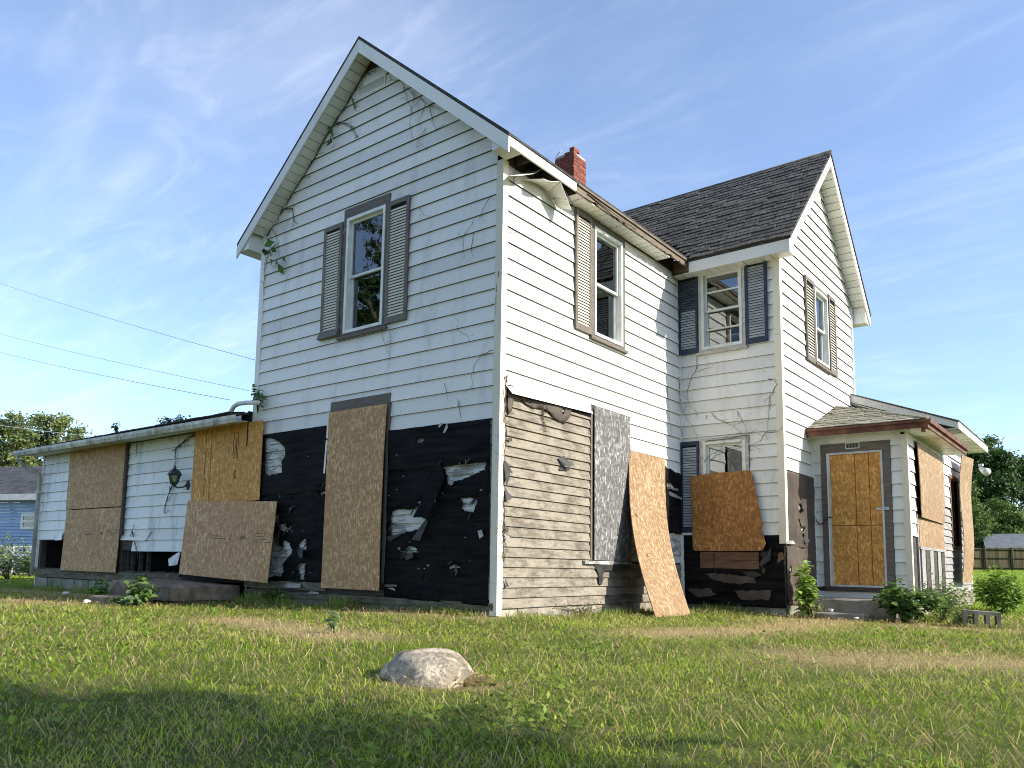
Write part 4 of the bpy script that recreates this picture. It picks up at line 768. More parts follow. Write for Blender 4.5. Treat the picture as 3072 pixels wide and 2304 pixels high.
# the bowed sheet leaning against the sunlit wall
def lean(u, t): return -.10*math.sin(math.pi*t)*0+.16*math.sin(math.pi*t)
o = board('strand_board', [(.80, 2.46, .0), (.80, 3.55, -.01), (.05, 4.30, 2.405), (.05, 3.115, 2.41)], 'osb_sunlit', lambda u, t: .14*math.sin(math.pi*t), nz=20); tag(o, 'tall bowed pale strand board leaning against the sunlit clapboard wall', 'board')
for z in (.5, .9, 1.5): text_on(o, 'III', .55, z, .07, .12, rot=R(-90))
# broken brown sheet on the small wall
cb = on('C', 'z5', [(170,620),(270,605),(360,595),(440,590),(545,578),(570,592),(582,615),(600,690),(618,780),(622,800),(640,880),(652,930),(645,965),(668,1040),(674,1065),(655,1110),(600,1112),(400,1112),(205,1112),(195,1095),(190,980),(180,800)])
cz = min(p[1] for p in cb); cx_ = min(p[0] for p in cb); n = len(cb)
o = mk('strand_board', [(p[0]-cx_, y, p[1]-cz) for y in (0, .014) for p in cb], [tuple(range(n)), tuple(range(2*n-1, n-1, -1))]+[(i, (i+1) % n, n+(i+1) % n, n+i) for i in range(n)], 'osb_brown'); o.matrix_world = Matrix.Translation((cx_, LB-.125, cz)) @ Matrix.Rotation(R(-2.2), 4, 'X'); tag(o, 'rusty brown strand board with a ragged rounded edge below a half-covered window', 'board')
for i in range(9): text_on(o, 'IIII', .40, .15+i*.115, .06, -.001, 'ink_red', R(-90))
# boarded entry door
o = wboard('strand_board', 'E', 1.992, 2.768, .43, 2.58, .02, 'osb_orange'); tag(o, 'orange strand board filling the porch doorway, closed with a hasp', 'board')
for u in (.49, .76): curve_line(o, u, .003, u, .997, .776, 2.15, None, 'ink_red', .005)
curve_line(o, .01, .455, .99, .455, .776, 2.15, None, 'ink_red', .006)
hp = empty('door_hasp', WL['E'](2.74, 1.665, .02), 'steel hasp and staple closing the boarded porch door', 'hasp'); x, y, z = hp.location
def rel(o, root): o.parent = root; o.matrix_parent_inverse = Matrix.Translation(-root.location); return o
rel(slab('strap', 'E', 2.665, 2.80, 1.648, 1.683, .0205, .026, 'metal', None), hp); rel(slab('staple_plate', 'E', 2.785, 2.86, 1.643, 1.690, .0462, .053, 'metal', None), hp); rel(tube('staple', [WL['E'](2.80, 1.665, .053), WL['E'](2.80, 1.665, .085), WL['E'](2.83, 1.665, .085), WL['E'](2.83, 1.665, .053)], .006, 'metal', None, 6), hp)
cn = empty('chain', WL['E'](1.80, 1.4, .03), 'rusty chain draped from the doorway to the black-papered wall', 'chain'); cp = []
for i in range(26):
    k = i/25; p = Vector((1.715+(2.0-1.715)*k, YE-.055-.02*math.sin(3*k), 1.60-.16*math.sin(math.pi*min(1, k*1.25))*(1-.3*k)-.06*k)); a = p+Vector((.010, 0, .0)); v = []
    rel(tube('chain_link', [p+Vector((-.012, 0, 0)), p+Vector((0, -.009 if i % 2 else 0, 0 if i % 2 else .009)), p+Vector((.012, 0, 0)), p+Vector((0, .009 if i % 2 else 0, 0 if i % 2 else -.009)), p+Vector((-.012, 0, .001))], .0045, 'chain', None, 5), cn)
# lean-to sheets
o = board('strand_board', [WL['F'](6.90, 1.555, .09), WL['F'](9.0, 1.545, .06), WL['F'](9.13, 2.77, .06), WL['F'](6.92, 2.785, .07)], 'osb_sunlit', rnd_b(-.02)); tag(o, 'pale wide strand board under the rusty porch eave', 'board')
o = wboard('strand_board', 'F', 6.95, 9.06, 1.092, 1.60, .035, 'osb_sunlit'); tag(o, 'narrow orange strand board strip above upright dark planks', 'board')
o = board('strand_board', [WL['F'](9.9, .52, .16), WL['F'](10.95, .50, .16), WL['F'](11.5, 3.0, .24), WL['F'](10.35, 2.96, .20)], 'osb_sunlit', lambda u, t: -.05*math.sin(2*math.pi*t)*.7, nz=20); tag(o, 'tall warped strand board leaning by the flood lamp on the lean-to wall', 'board')
# flood lamp under the lean-to eave
fl = empty('flood_lamp', (3.35, 12.15, 3.0), 'small twin flood lamp under the far lean-to eave', 'lamp')
rel(lathe('base', [(.05, 0), (.05, .05)], 12, 'metal', None, (3.38, 12.3, 2.94)), fl); rel(tube('arm', [(3.38, 12.3, 2.95), (3.36, 12.2, 2.88), (3.42, 12.1, 2.84)], .015, 'metal', None), fl); rel(tube('lamp_head', [(3.38, 12.15, 2.88), (3.44, 12.05, 2.83), (3.50, 11.95, 2.79), (3.53, 11.9, 2.77)], [.03, .05, .075, .08], 'metal', None, 12), fl)
# wall lantern
lt = empty('wall_lantern', (-6.83, -.2, 1.9), 'black carriage lantern with glass panes on the white low wing', 'lantern'); lx, ly = -6.90, -.20
def R6(pr, nm, mat, z=0): return rel(lathe(nm, pr, 6, mat, None, (lx, ly, z)), lt)
R6([(.006, 2.275), (.010, 2.235), (.022, 2.232), (.022, 2.222), (.010, 2.215), (.03, 2.20), (.08, 2.17), (.105, 2.125), (.11, 2.11), (.128, 2.10), (.125, 2.092), (.10, 2.088)], 'cap', 'lamp_black')
R6([(.006, 1.875), (.014, 1.885), (.010, 1.90), (.03, 1.91), (.055, 1.94), (.068, 1.955), (.062, 1.962)], 'bottom', 'lamp_black')
for k in range(6):
    a = math.pi*k/3; c, s_ = math.cos(a), math.sin(a); rel(tube('rib', [(lx+.060*c, ly+.060*s_, 1.958), (lx+.098*c, ly+.098*s_, 2.095)], .006, 'lamp_black', None, 5), lt)
    b_ = a+math.pi/3; q = [(lx+.057*math.cos(a), ly+.057*math.sin(a), 1.96), (lx+.057*math.cos(b_), ly+.057*math.sin(b_), 1.96), (lx+.094*math.cos(b_), ly+.094*math.sin(b_), 2.092), (lx+.094*math.cos(a), ly+.094*math.sin(a), 2.092)]; cen = Vector((lx, ly, 2.03))
    rel(mk('pane', q+[tuple(cen+(Vector(p)-cen)*.97) for p in q], BF, 'glass', None), lt)
rel(lathe('bulb', [(.012, 1.965), (.012, 2.0), (.022, 2.03), (.016, 2.055), (.003, 2.065)], 10, 'rubbish', None, (lx, ly, 0), True), lt)
rel(lathe('backplate', [(.001, 0), (.055, 0), (.05, .02), (.001, .02)], 14, 'lamp_black', None), lt).matrix_basis = Matrix.Translation((-6.76, -.024, 1.92)) @ Matrix.Rotation(R(90), 4, 'X') @ Matrix.Diagonal((1, 1.5, 1, 1))
rel(tube('arm', [(-6.76, -.04, 1.93), (-6.80, -.09, 1.89), (-6.86, -.15, 1.875), (lx, ly, 1.905)], .014, 'lamp_black', None, 7), lt)
# concrete stoop, steps, cinder block, stone
def rock(name, pts, z0, z1, mat, bev=.02, tilt=None, seed=0):
    """cast slab with worn edges: plan polygon, chamfered top, jittered sides"""
    rr = random.Random(seed); lp = []
    for i, a in enumerate(pts):
        b_ = pts[(i+1) % len(pts)]; L_ = math.dist(a, b_); n = max(2, int(L_/.16))
        for k in range(n): lp.append((a[0]+(b_[0]-a[0])*k/n, a[1]+(b_[1]-a[1])*k/n))
    cx, cy = sum(p[0] for p in lp)/len(lp), sum(p[1] for p in lp)/len(lp); n = len(lp); v = []
    for zz, sh in ((z0, 0), (z1-bev, 0), (z1, bev)):
        for p in lp:
            d = Vector((p[0]-cx, p[1]-cy)); L_ = d.length; d = d/L_*(L_-sh+rr.uniform(-.008, .008)); zt = tilt(cx+d.x, cy+d.y) if tilt else 0
            v.append((cx+d.x, cy+d.y, zz+(zt if zz > z0 else 0)+rr.uniform(-.004, .004)))
    fc = [tuple(range(n-1, -1, -1)), tuple(range(2*n, 3*n))]
    for r_ in (0, 1): fc += [(r_*n+i, r_*n+(i+1) % n, (r_+1)*n+(i+1) % n, (r_+1)*n+i) for i in range(n)]
    return mk(name, v, fc, mat)
st = empty('stoop', (-5.85, -.6, 0), 'cracked concrete stoop with a lower step beneath the leaning strand board', 'stoop')
rel(rock('platform', [(-5.06, -1.2), (-5.08, -.02), (-7.1, -.02), (-6.75, -1.24)], .05, .29, 'stoop', .025, lambda x, y: -.028*(x+5.85), 3), st); rel(rock('base', [(-5.2, -1.05), (-5.2, -.03), (-6.8, -.03), (-6.6, -1.08)], -.2, .06, 'block_mossy', .02, None, 4), st)
rel(rock('step', [(-5.28, -1.95), (-5.36, -1.3), (-6.15, -1.32), (-6.05, -1.9)], -.2, .105, 'stoop', .02, None, 5), st)
ps = empty('porch_steps', (2.3, 5.9, 0), 'two worn concrete steps in front of the boarded porch door', 'steps')
rel(rock('upper_step', [(2.98, 6.34), (1.72, 6.34), (1.75, 5.88), (2.98, 5.90)], -.2, .245, 'concrete', .02, None, 6), ps); rel(rock('lower_step', [(2.75, 5.66), (1.78, 5.62), (1.72, 5.24), (2.68, 5.30)], -.25, .045, 'concrete', .02, None, 7), ps)
cbk = Vector((4.17, 5.2, -.025)); ang = math.atan2(CAM.x-cbk.x, -(CAM.y-cbk.y)); 
cw, chh, cdp = .395, .19, .19
prof_o = [(0, 0), (cw, 0), (cw, chh), (0, chh)]
holes_ = [[(.035, .0), (.035+.0, .0)]]
bk = []
outer = [(0, 0), (.035, 0), (.048, .145), (.112, .145), (.118, 0), (.152, 0), (.158, .145), (.237, .145), (.243, 0), (.277, 0), (.283, .145), (.347, .145), (.360, 0), (cw, 0), (cw, chh), (0, chh)]
V_, T_ = cdt(outer, []); n = len(V_)
v = [(p[0]-cw/2, y, p[1]) for y in (0, cdp) for p in V_]; ed = {}
for t_ in T_:
    for i in range(3):
        a, b_ = t_[i], t_[(i+1) % 3]; k = (min(a, b_), max(a, b_)); ed[k] = ed.get(k, 0)+1
o = mk('cinder_block', v, T_+[tuple(n+i for i in reversed(t_)) for t_ in T_]+[(a, b_, n+b_, n+a) for (a, b_), c in ed.items() if c == 1], 'concrete'); o.matrix_world = Matrix.Translation(cbk) @ Matrix.Rotation(ang+.12, 4, 'Z') @ Matrix.Rotation(R(3), 4, 'Y') @ Matrix.Diagonal((1.08, 1, 1.05, 1)); tag(o, 'broken concrete block standing on edge in the grass beside the porch weeds', 'block')
def boulder():
    bm = bmesh.new(); bmesh.ops.create_icosphere(bm, subdivisions=5, radius=1)
    from mathutils import noise as N
    for q in bm.verts:
        c = q.co.copy(); d = 1+.14*N.noise(c*1.3+Vector((3, 1, 7)))+.055*N.noise(c*3.2)+.025*N.noise(c*8)+.012*N.noise(c*19)
        q.co = Vector((c.x*.40*d+(.05*c.z if c.x > 0 else .0), c.y*.26*d, max(-.3, c.z)*(.165*d)*(1-.38*max(0, -c.x))))
    me = bpy.data.meshes.new('boulder'); bm.to_mesh(me); bm.free(); me.materials.append(MATS['stone']); me.polygons.foreach_set('use_smooth', [True]*len(me.polygons))
    o = link(bpy.data.objects.new('boulder', me)); return o
o = boulder(); g = hit(1285, 2040, 2, 0); o.location = (g.x, g.y, .015); o.rotation_euler = (0, 0, YAW*-1*-1+.1); tag(o, 'pale lichened boulder half sunk in the lawn', 'boulder')
STONE = Vector((g.x, g.y, 0))
# ------------------------------------------------------------------ overhead wires
def wire(label, p, q, r, mat, sag=.0):
    p, q = Vector(p), Vector(q); pts = [p.lerp(q, k/24)-Vector((0, 0, sag*4*(k/24)*(1-k/24))) for k in range(25)]
    return tag(tube('overhead_wire', pts, r, mat, None, 5), label, 'wire')
def at(x, y, d): return CAM+ray(x, y)*d
def wpair(pa, da, pb, xb):
    a = at(*pa, da); b_ = hit(*pb, 0, xb); return a, b_
a, b_ = wpair((-260, 745), 45, (785, 1085), -5.0); b_ = at(790, 1087, 15.8); wire('highest dark overhead wire running from the sky to the house wall', a, b_, .0045, 'wire_black', .25)
a = at(-260, 922, 45); wire('middle thin dark overhead wire running to the house wall', a, at(790, 1181, 15.8), .004, 'wire_black', .2)
a = at(-260, 980, 42); wire('lowest dark overhead wire ending by the low wing roof and its white pipe', a, at(690, 1200, 14.6), .0045, 'wire_black', .2)
a = at(-200, 1248, 38); wire('white overhead wire crossing in front of the trees behind the low roof', a, at(420, 1326, 30), .012, 'wire_white', .05)
# ------------------------------------------------------------------ blue neighbour house
nb = empty('neighbour_house', (-29, 8, 0), 'blue vinyl-sided bungalow with dark shingle roof beyond the low wing', 'house')
bd = Vector((.93, .36, 0)).normalized(); bp = at(110, 1640, 30.5); bp.z = 0
def NB(s, d, z): c = bp+bd*s+Vector((bd.y, -bd.x, 0))*d; return (c.x, c.y, z)
def nslab(name, s0, s1, z0, z1, d0, d1, mat, par):
    v = [NB(s, d, z) for d in (d0, d1) for s, z in ((s0, z0), (s1, z0), (s1, z1), (s0, z1))]; o = mk(name, v, BF, mat, None)
    if par is nb: rel(o, nb)
    else: o.parent = par
    return o
zE = at(60, 1495, 30.5).z; zB = at(60, 1700, 30.5).z
wl = nslab('wall', -9, 5, zB-.8, zE, -.2, -.02, 'blue_siding', nb); wl.parent = nb
wl_in = wl
np_ = 20; hh = (zE-zB)/np_
for i in range(np_):
    q = [(-9, zB+hh*i, .05), (5, zB+hh*i, .05), (5, zB+hh*(i+1), .006), (-9, zB+hh*(i+1), .006)]
    o = mk('siding_plank', [NB(s, d, z) for s, z, d in q]+[NB(s, d-.008, z) for s, z, d in q], BF, 'blue_siding', None); o.parent = wl; o.matrix_parent_inverse = Matrix.Translation(-nb.location)
nslab('fascia', -9.3, 5.3, zE-.06, zE+.17, .425, .455, 'window_white', nb); nslab('soffit', -9.3, 5.3, zE-.055, zE-.035, .03, .424, 'window_white', nb)
rt_ = at(60, 1386, 35.0).z; rv = [NB(-9.4, .42, zE+.16), NB(5.4, .42, zE+.16), NB(5.4, -4.2, rt_), NB(-9.4, -4.2, rt_)]
rel(hexa('roof', [(p[0], p[1], p[2]-.12) for p in rv], rv, 'slate_roof', None), nb); rv2 = [NB(-9.4, -4.2, rt_), NB(5.4, -4.2, rt_), NB(5.4, -8.8, zE+.16), NB(-9.4, -8.8, zE+.16)]
rel(hexa('roof', [(p[0], p[1], p[2]-.12) for p in rv2], rv2, 'slate_roof', None), nb); rel(mk('gable_wall', [NB(5, -.2, zE), NB(5, -8.4, zE), NB(5, -4.2, rt_-.1), NB(4.8, -.2, zE), NB(4.8, -8.4, zE), NB(4.8, -4.2, rt_-.1)], [(0,1,2), (5,4,3), (0,3,4,1), (1,4,5,2), (2,5,3,0)], 'blue_siding', None), nb); nslab('side_wall', 4.85, 5, zB-.8, zE, -8.4, -.03, 'blue_siding', nb); nslab('skirt', -9, 5, zB-.7, zB-.02, -.05, .0, 'clap_cream', nb)
wz0, wz1 = at(100, 1588, 30.5).z, at(100, 1540, 30.5).z
def nring(name, s0, s1, z0, z1, t_, d0, d1, mat):
    oo = [(s0, z0), (s1, z0), (s1, z1), (s0, z1)]; ii = [(s0+t_, z0+t_), (s1-t_, z0+t_), (s1-t_, z1-t_), (s0+t_, z1-t_)]; v = [NB(s, d, z) for d in (d0, d1) for s, z in oo+ii]; fc = []
    for k in range(4):
        j = (k+1) % 4; fc += [(k, j, 4+j, 4+k), (8+k, 12+k, 12+j, 8+j), (k, 8+k, 8+j, j), (4+k, 4+j, 12+j, 12+k)]
    return rel(mk(name, v, fc, mat, None), nb)
for ws in (-.80, -6.5):
    nring('window', ws, ws+.95, wz0, wz1, .09, .0, .09, 'window_white'); nslab('pane', ws+.08, ws+.87, wz0+.08, wz1-.08, .056, .06, 'glass', nb); nslab('interior', ws+.08, ws+.87, wz0+.08, wz1-.08, .0225, .0235, 'glass', nb) if 0 else None
    nslab('unlit_panel', ws+.08, ws+.87, wz0+.08, wz1-.08, .0, .054, 'dark_inside', nb); nslab('meeting_rail', ws+.05, ws+.90, (wz0+wz1)/2-.04, (wz0+wz1)/2+.04, .061, .088, 'window_white', nb)  # near-black panel behind the pane stands in for the unlit room
# chain-link fence in front of it
cf = empty('chain_link_fence', at(60, 1740, 27.5), 'galvanised chain-link fence in front of the blue house', 'fence'); c0 = at(-60, 1742, 27); c1 = at(125, 1742, 27.8); ud = (c1-c0); ud.z = 0; Lf = ud.length+6; ud.normalize(); c0.z = zg = gz(c0.x, c0.y)+.0
fh = at(60, 1640, 27.4).z-zg; vv, ff, k = [], [], 0
def strip(p, q, w_=.012):
    n_ = Vector((-ud.y, ud.x, 0)); d_ = (q-p).normalized(); s_ = d_.cross(n_)*w_/2; b0 = len(vv); vv.extend([p-s_-n_*.003, p+s_-n_*.003, q+s_-n_*.003, q-s_-n_*.003, p-s_+n_*.003, p+s_+n_*.003, q+s_+n_*.003, q-s_+n_*.003]); ff.extend([tuple(b0+i for i in f_) for f_ in BF])
cc = Vector((c0.x, c0.y, zg)); s_ = -2.0
while s_ < Lf:
    for sg in (1, -1):
        a0, a1 = s_, s_+sg*fh; strip(cc+ud*a0+Vector((0, 0, .03)), cc+ud*a1+Vector((0, 0, fh)))
    s_ += .11
o = mk('wire_mesh', vv, ff, 'post_galv', None); rel(o, cf); o['kind'] = 'stuff'
rel(tube('top_rail', [cc+ud*-2+Vector((0, 0, fh)), cc+ud*(Lf+1)+Vector((0, 0, fh))], .025, 'post_galv', None, 8), cf)
for s_ in np.arange(-1.5, Lf, 2.4): rel(tube('post', [cc+ud*float(s_)-Vector((0, 0, .2)), cc+ud*float(s_)+Vector((0, 0, fh+.06))], .03, 'post_galv', None, 8), cf)
# wooden fence and shed on the far right
def gpt(x, d): p = at(x, 1710, d); return Vector((p.x, p.y, gz(p.x, p.y)))
fA, fB = gpt(2790, 64), gpt(3640, 67); wf = empty('board_fence', fA, 'dark stained board fence across the far lawn', 'fence'); ud2 = (fB-fA); Lw = ud2.length; ud2.normalize(); nn = Vector((ud2.y, -ud2.x, 0)).normalized()
zt = at(2940, 1643, 65).z-gpt(2940, 65).z; nb_ = int(Lw/.19); pm = None
for i in range(nb_):
    p = fA+ud2*(i*.19); h_ = zt+random.uniform(-.03, .01)
    if pm is None: o = mk('plank', [(x, y, z) for y in (0, .025) for x, z in ((0, 0), (.178, 0), (.178, 1), (0, 1))], BF, 'fence_wood', wf); pm = o.data
    else: o = bpy.data.objects.new('plank', pm); link(o, wf)
    o.matrix_parent_inverse = Matrix.Translation(-wf.location); o.matrix_basis = Matrix.Translation((p.x, p.y, gz(p.x, p.y)-.1)) @ Matrix.Rotation(math.atan2(ud2.y, ud2.x), 4, 'Z') @ Matrix.Diagonal((1, 1, h_+.1, 1))
for zf in (.12, .55, .92): rel(tube('rail', [fA+nn*.05+Vector((0, 0, zt*zf)), fB+nn*.05+Vector((0, 0, zt*zf))], .05, 'fence_wood', None, 4), wf)
for i in range(int(Lw/2.4)+1): p = fA+ud2*(i*2.4)+nn*.1; rel(tube('post', [p-Vector((0, 0, .2)), p+Vector((0, 0, zt+.05))], .08, 'fence_wood', None, 4), wf)
sh = empty('shed', gpt(3000, 74), 'low grey-roofed shed behind the board fence', 'shed'); q0, q1 = at(2955, 1640, 74), at(3400, 1640, 76); q2, q3 = at(3400, 1598, 80), at(2945, 1602, 78)
rel(hexa('roof', [p-Vector((0, 0, .12)) for p in (q0, q1, q2, q3)], [q0, q1, q2, q3], 'shed_roof', None), sh); g0 = gz(q0.x, q0.y)
rel(hexa('wall', [(q0.x+.4, q0.y+.4, g0-.2), (q1.x, q1.y+.4, g0-.2), (q2.x, q2.y, g0-.2), (q3.x+.4, q3.y, g0-.2)], [(q0.x+.4, q0.y+.4, q0.z-.13), (q1.x, q1.y+.4, q1.z-.13), (q2.x, q2.y, q2.z-.13), (q3.x+.4, q3.y, q3.z-.13)], 'fence_wood', None), sh)
# ------------------------------------------------------------------ vegetation
def tris(n, per, pat):
    b = (np.arange(n)*per)[:, None, None]; return (b+np.array(pat)[None]).reshape(-1, len(pat[0]))
def unit(v): return v/np.maximum(1e-9, np.linalg.norm(v, axis=-1, keepdims=True))
def leaves_mesh(name, C, Nrm, size, col, mat, parent, asp=.55, fold=.25, seed=0):
    """folded leaf blades: centre, facing, size, colour per leaf"""
    g = np.random.default_rng(seed); n = len(C); Nrm = unit(Nrm); a = unit(np.cross(Nrm, g.normal(size=(n, 3)))); b = np.cross(Nrm, a); s = size[:, None]
    V = np.stack([C-a*s*.5, C-b*s*asp*.5+Nrm*s*fold*.5-a*s*.05, C+a*s*.5-Nrm*s*.1, C+b*s*asp*.5+Nrm*s*fold*.5-a*s*.05], 1).reshape(-1, 3)
    return npmesh(name, V, tris(n, 4, [(0, 1, 2), (0, 2, 3)]), np.repeat(col, 4, 0), mat, parent)
def colmix(g, n, cols, var=.18):
    cols = np.array(cols); w = g.dirichlet(np.ones(len(cols))*.6, n); return np.clip((w@cols)*(1+g.normal(size=(n, 1))*var), .004, 1)
def tree(name, label, base, lobes, n_clump, per, leaf, cols, trunk_r, seed, clump_r=.55, group=None, limbs=7):
    """lobes: (dx,dy,z,rx,ry,rz) ellipsoids that make up the crown"""
    g = np.random.default_rng(seed); rr = random.Random(seed); base = Vector(base); T = empty(name, base, label, 'tree', group)
    top = max(l[2] for l in lobes); pts = [base-Vector((0, 0, .3))]+[base+Vector((rr.uniform(-.15, .15)*k, rr.uniform(-.15, .15)*k, top*.9*k/5)) for k in range(1, 6)]
    rel(tube('trunk', pts, [trunk_r*(1.25 if i == 0 else 1-i*.15) for i in range(6)], 'bark', None, 9), T)
    vol = np.array([l[3]*l[4]*l[5] for l in lobes])**.75; vol /= vol.sum(); Cs, Ns, Ss, Ks = [], [], [], []
    for li, l in enumerate(lobes):
        lc = base+Vector(l[:3])
        if li < limbs:
            st_ = base+Vector((0, 0, min(top*.85, max(top*.2, l[2]-l[5]*1.3)))); md = st_.lerp(lc, .5)+Vector((rr.uniform(-.2, .2), rr.uniform(-.2, .2), .2)); rel(tube('branch', [st_, md, lc, lc+(lc-st_)*.25], [trunk_r*.45, trunk_r*.33, trunk_r*.2, trunk_r*.08], 'bark', None, 6), T)
        m_ = max(4, int(n_clump*vol[li])); d = unit(g.normal(size=(m_, 3))); r_ = g.uniform(.35, 1., m_)**.45
        cc_ = np.array(lc)+d*r_[:, None]*np.array(l[3:6]); shade = colmix(g, m_, cols)
        for i in range(m_):
            k = int(per*g.uniform(.5, 1.4)); q = g.normal(size=(k, 3))*clump_r*np.array([1, 1, .6])*.55*g.uniform(.7, 1.3)
            Cs.append(cc_[i]+q); Ns.append(unit(q+d[i]*.4+np.array([0, 0, .5])+g.normal(size=(k, 3))*.6)); Ss.append(leaf*g.uniform(.6, 1.4, k)); Ks.append(np.clip(shade[i]*g.uniform(.8, 1.2, (k, 1)), .003, 1))
    o = leaves_mesh('crown', np.concatenate(Cs), np.concatenate(Ns), np.concatenate(Ss), np.concatenate(Ks), 'leaf', None, .6, .2, seed); rel(o, T); return T
def px_base(x, d): p = at(x, 1700, d); return (p.x, p.y, gz(p.x, p.y))
def lob(base, x, y, d, rx, rz, ry=None):
    p = at(x, y, d); return (p.x-base[0], p.y-base[1], p.z-base[2], rx, ry or rx, rz)
b_ = px_base(110, 62); LG = [(.10, .15, .045), (.17, .21, .07), (.24, .26, .11)]
tree('poplar_tree', 'airy yellow-green tree rising behind the blue house roof', b_, [lob(b_, x, y, 62+dd, rx, rz) for x, y, dd, rx, rz in ((150, 1270, 0, 1.15, .8), (128, 1330, 1, 1.1, .9), (205, 1290, 2, 1.2, .9), (235, 1335, 0, 1.1, .7), (185, 1355, -2, 1.1, .8), (95, 1330, 1, .9, .8), (270, 1352, 2, .8, .35), (60, 1395, 0, 1.3, .8), (110, 1400, -1, 1.4, .8), (200, 1405, 2, 1.4, .8))], 130, 75, .26, LG, .28, 21, .55)
b_ = px_base(20, 58)
tree('poplar_tree', 'airy yellow-green tree cut off by the picture edge above the blue house', b_, [lob(b_, x, y, 58+dd, rx, rz) for x, y, dd, rx, rz in ((40, 1268, 0, 1.2, .7), (-20, 1275, 0, 1.5, .8), (10, 1330, 1, 1.4, .9), (70, 1310, -1, .8, .7), (-60, 1340, 1, 1.6, 1.2), (30, 1385, 0, 1.5, .8), (-40, 1400, -1, 1.5, .9), (85, 1385, 1, .8, .6))], 120, 75, .25, LG, .3, 22, .55)
DG = [(.025, .060, .014), (.045, .095, .022), (.075, .13, .03)]; MG = [(.06, .11, .022), (.10, .16, .035), (.14, .20, .05)]
b_ = px_base(2965, 92)
tree('maple_tree', 'tall dark green tree towering beyond the board fence', b_, [lob(b_, x, y, 92+dd, rx, rz) for x, y, dd, rx, rz in ((2945, 1345, 0, 1.9, 1.3), (2985, 1385, 1, 2.0, 1.5), (2915, 1410, 1, 1.7, 1.6), (2960, 1450, 0, 2.6, 1.9), (3005, 1480, 1, 1.9, 1.5), (2920, 1500, 2, 2.0, 1.8), (2975, 1540, 0, 2.8, 1.8), (2935, 1580, 1, 2.6, 1.6), (3010, 1580, 1, 2.2, 1.5))], 300, 95, .36, DG, .4, 31, .85)
b_ = px_base(3095, 96)
tree('maple_tree', 'dark green tree with a ragged crown above the grey shed roof', b_, [lob(b_, x, y, 96+dd, rx, rz) for x, y, dd, rx, rz in ((3085, 1400, 0, 1.9, 1.1), (3050, 1430, 1, 1.5, 1.0), (3125, 1430, 0, 2.4, 1.6), (3080, 1475, 1, 1.4, 1.0), (3150, 1520, 1, 3.0, 2.4), (3085, 1590, 0, 2.0, 1.2), (3060, 1640, 0, 2.6, 1.2), (3120, 1620, 0, 3.0, 1.8))], 230, 95, .36, DG, .4, 32, .85)
b_ = px_base(2895, 78)
tree('young_tree', 'lighter green tree just left of the grey shed', b_, [lob(b_, x, y, 78+dd, rx, rz) for x, y, dd, rx, rz in ((2900, 1480, 0, 1.1, 1.3), (2890, 1540, 0, 1.5, 1.4), (2925, 1560, 1, 1.4, 1.4), (2900, 1610, 0, 1.8, 1.2), (2940, 1640, 0, 1.6, .9), (2870, 1640, 0, 1.5, 1.2))], 90, 80, .28, MG, .2, 33, .6)
b_ = px_base(2990, 88)
tree('young_tree', 'leafy mid green tree directly behind the grey shed roof', b_, [lob(b_, x, y, 88+dd, rx, rz) for x, y, dd, rx, rz in ((2985, 1530, 0, 1.6, 1.1), (3030, 1560, 0, 1.5, 1.1), (2990, 1590, 0, 2.4, 1.3), (3060, 1600, 0, 2.0, 1.0))], 70, 80, .32, MG, .2, 34, .7)
g_ = np.random.default_rng(95); Cs = []; Ks = []
for i in range(420):
    a_ = g_.uniform(-1.75, 1.9); d_ = g_.uniform(118, 150); p_ = np.array([CAM.x+math.sin(a_)*d_, CAM.y+math.cos(a_)*d_, 0]); hh_ = g_.uniform(1.2, 5.5); p_[2] = gz(p_[0], p_[1])+hh_*.5
    if -.95 < a_ < -.60 or -.60 <= a_ < -.02: p_[2] -= hh_*.35
    q_ = g_.normal(size=(70, 3))*np.array([2.6, 2.6, hh_*.38]); Cs.append(p_+q_); Ks.append(np.repeat(colmix(g_, 1, DG+MG[:1]), 70, 0)*g_.uniform(.7, 1.3, (70, 1)))
Cs = np.concatenate(Cs); tag(leaves_mesh('treeline', Cs, g_.normal(size=Cs.shape)+np.array([0, 0, .6]), g_.uniform(.5, 1.1, len(Cs)), np.clip(np.concatenate(Ks), .004, 1), 'leaf', None, .7, .2, 95), 'distant low treeline closing off the fields', 'treeline', kind='stuff')
# trees outside the frame: one shades the near lawn, others stand behind the camera and show in the panes
tree('shade_tree', 'broad tree on the sunny side of the lawn that shades the near grass', (14.6, -4.75, 0), [(0, 0, 7, 2.9, 2.6, 2.4), (1.4, .4, 8.4, 2.2, 2.2, 2.0), (-1.8, -.9, 6.5, 2.2, 1.9, 1.9), (.4, .95, 6.2, 1.7, 1.35, 1.2), (2.6, -1.5, 7.0, 2.4, 2.0, 2.0), (-3.4, -2.3, 6.0, 2.0, 1.4, 1.4), (-5.2, -3.3, 6.2, 1.7, 1.2, 1.4)], 420, 90, .32, MG, .32, 41, .75)
tree('backyard_tree', 'tall tree across the lawn mirrored in the gable window', (-35.3, -30.8, 0), [(0, 0, 24.5, 1.3, 1.3, 1.4), (.2, -.3, 22.0, 1.8, 1.8, 1.6), (-.7, .6, 19.6, 2.2, 2.2, 1.6), (0, 0, 16, 3.2, 3, 2.4), (0, 0, 12, 3.4, 3, 2.6)], 130, 70, .34, DG, .35, 42, .8)
tree('backyard_tree', 'round tree across the lawn behind the photographer', (-9, -26, 0), [(0, 0, 6, 3.4, 3.4, 2.6), (1, .5, 8.4, 2.2, 2.2, 1.8), (-1.5, 0, 4.5, 3, 3, 2)], 100, 70, .34, DG, .3, 43, .8)
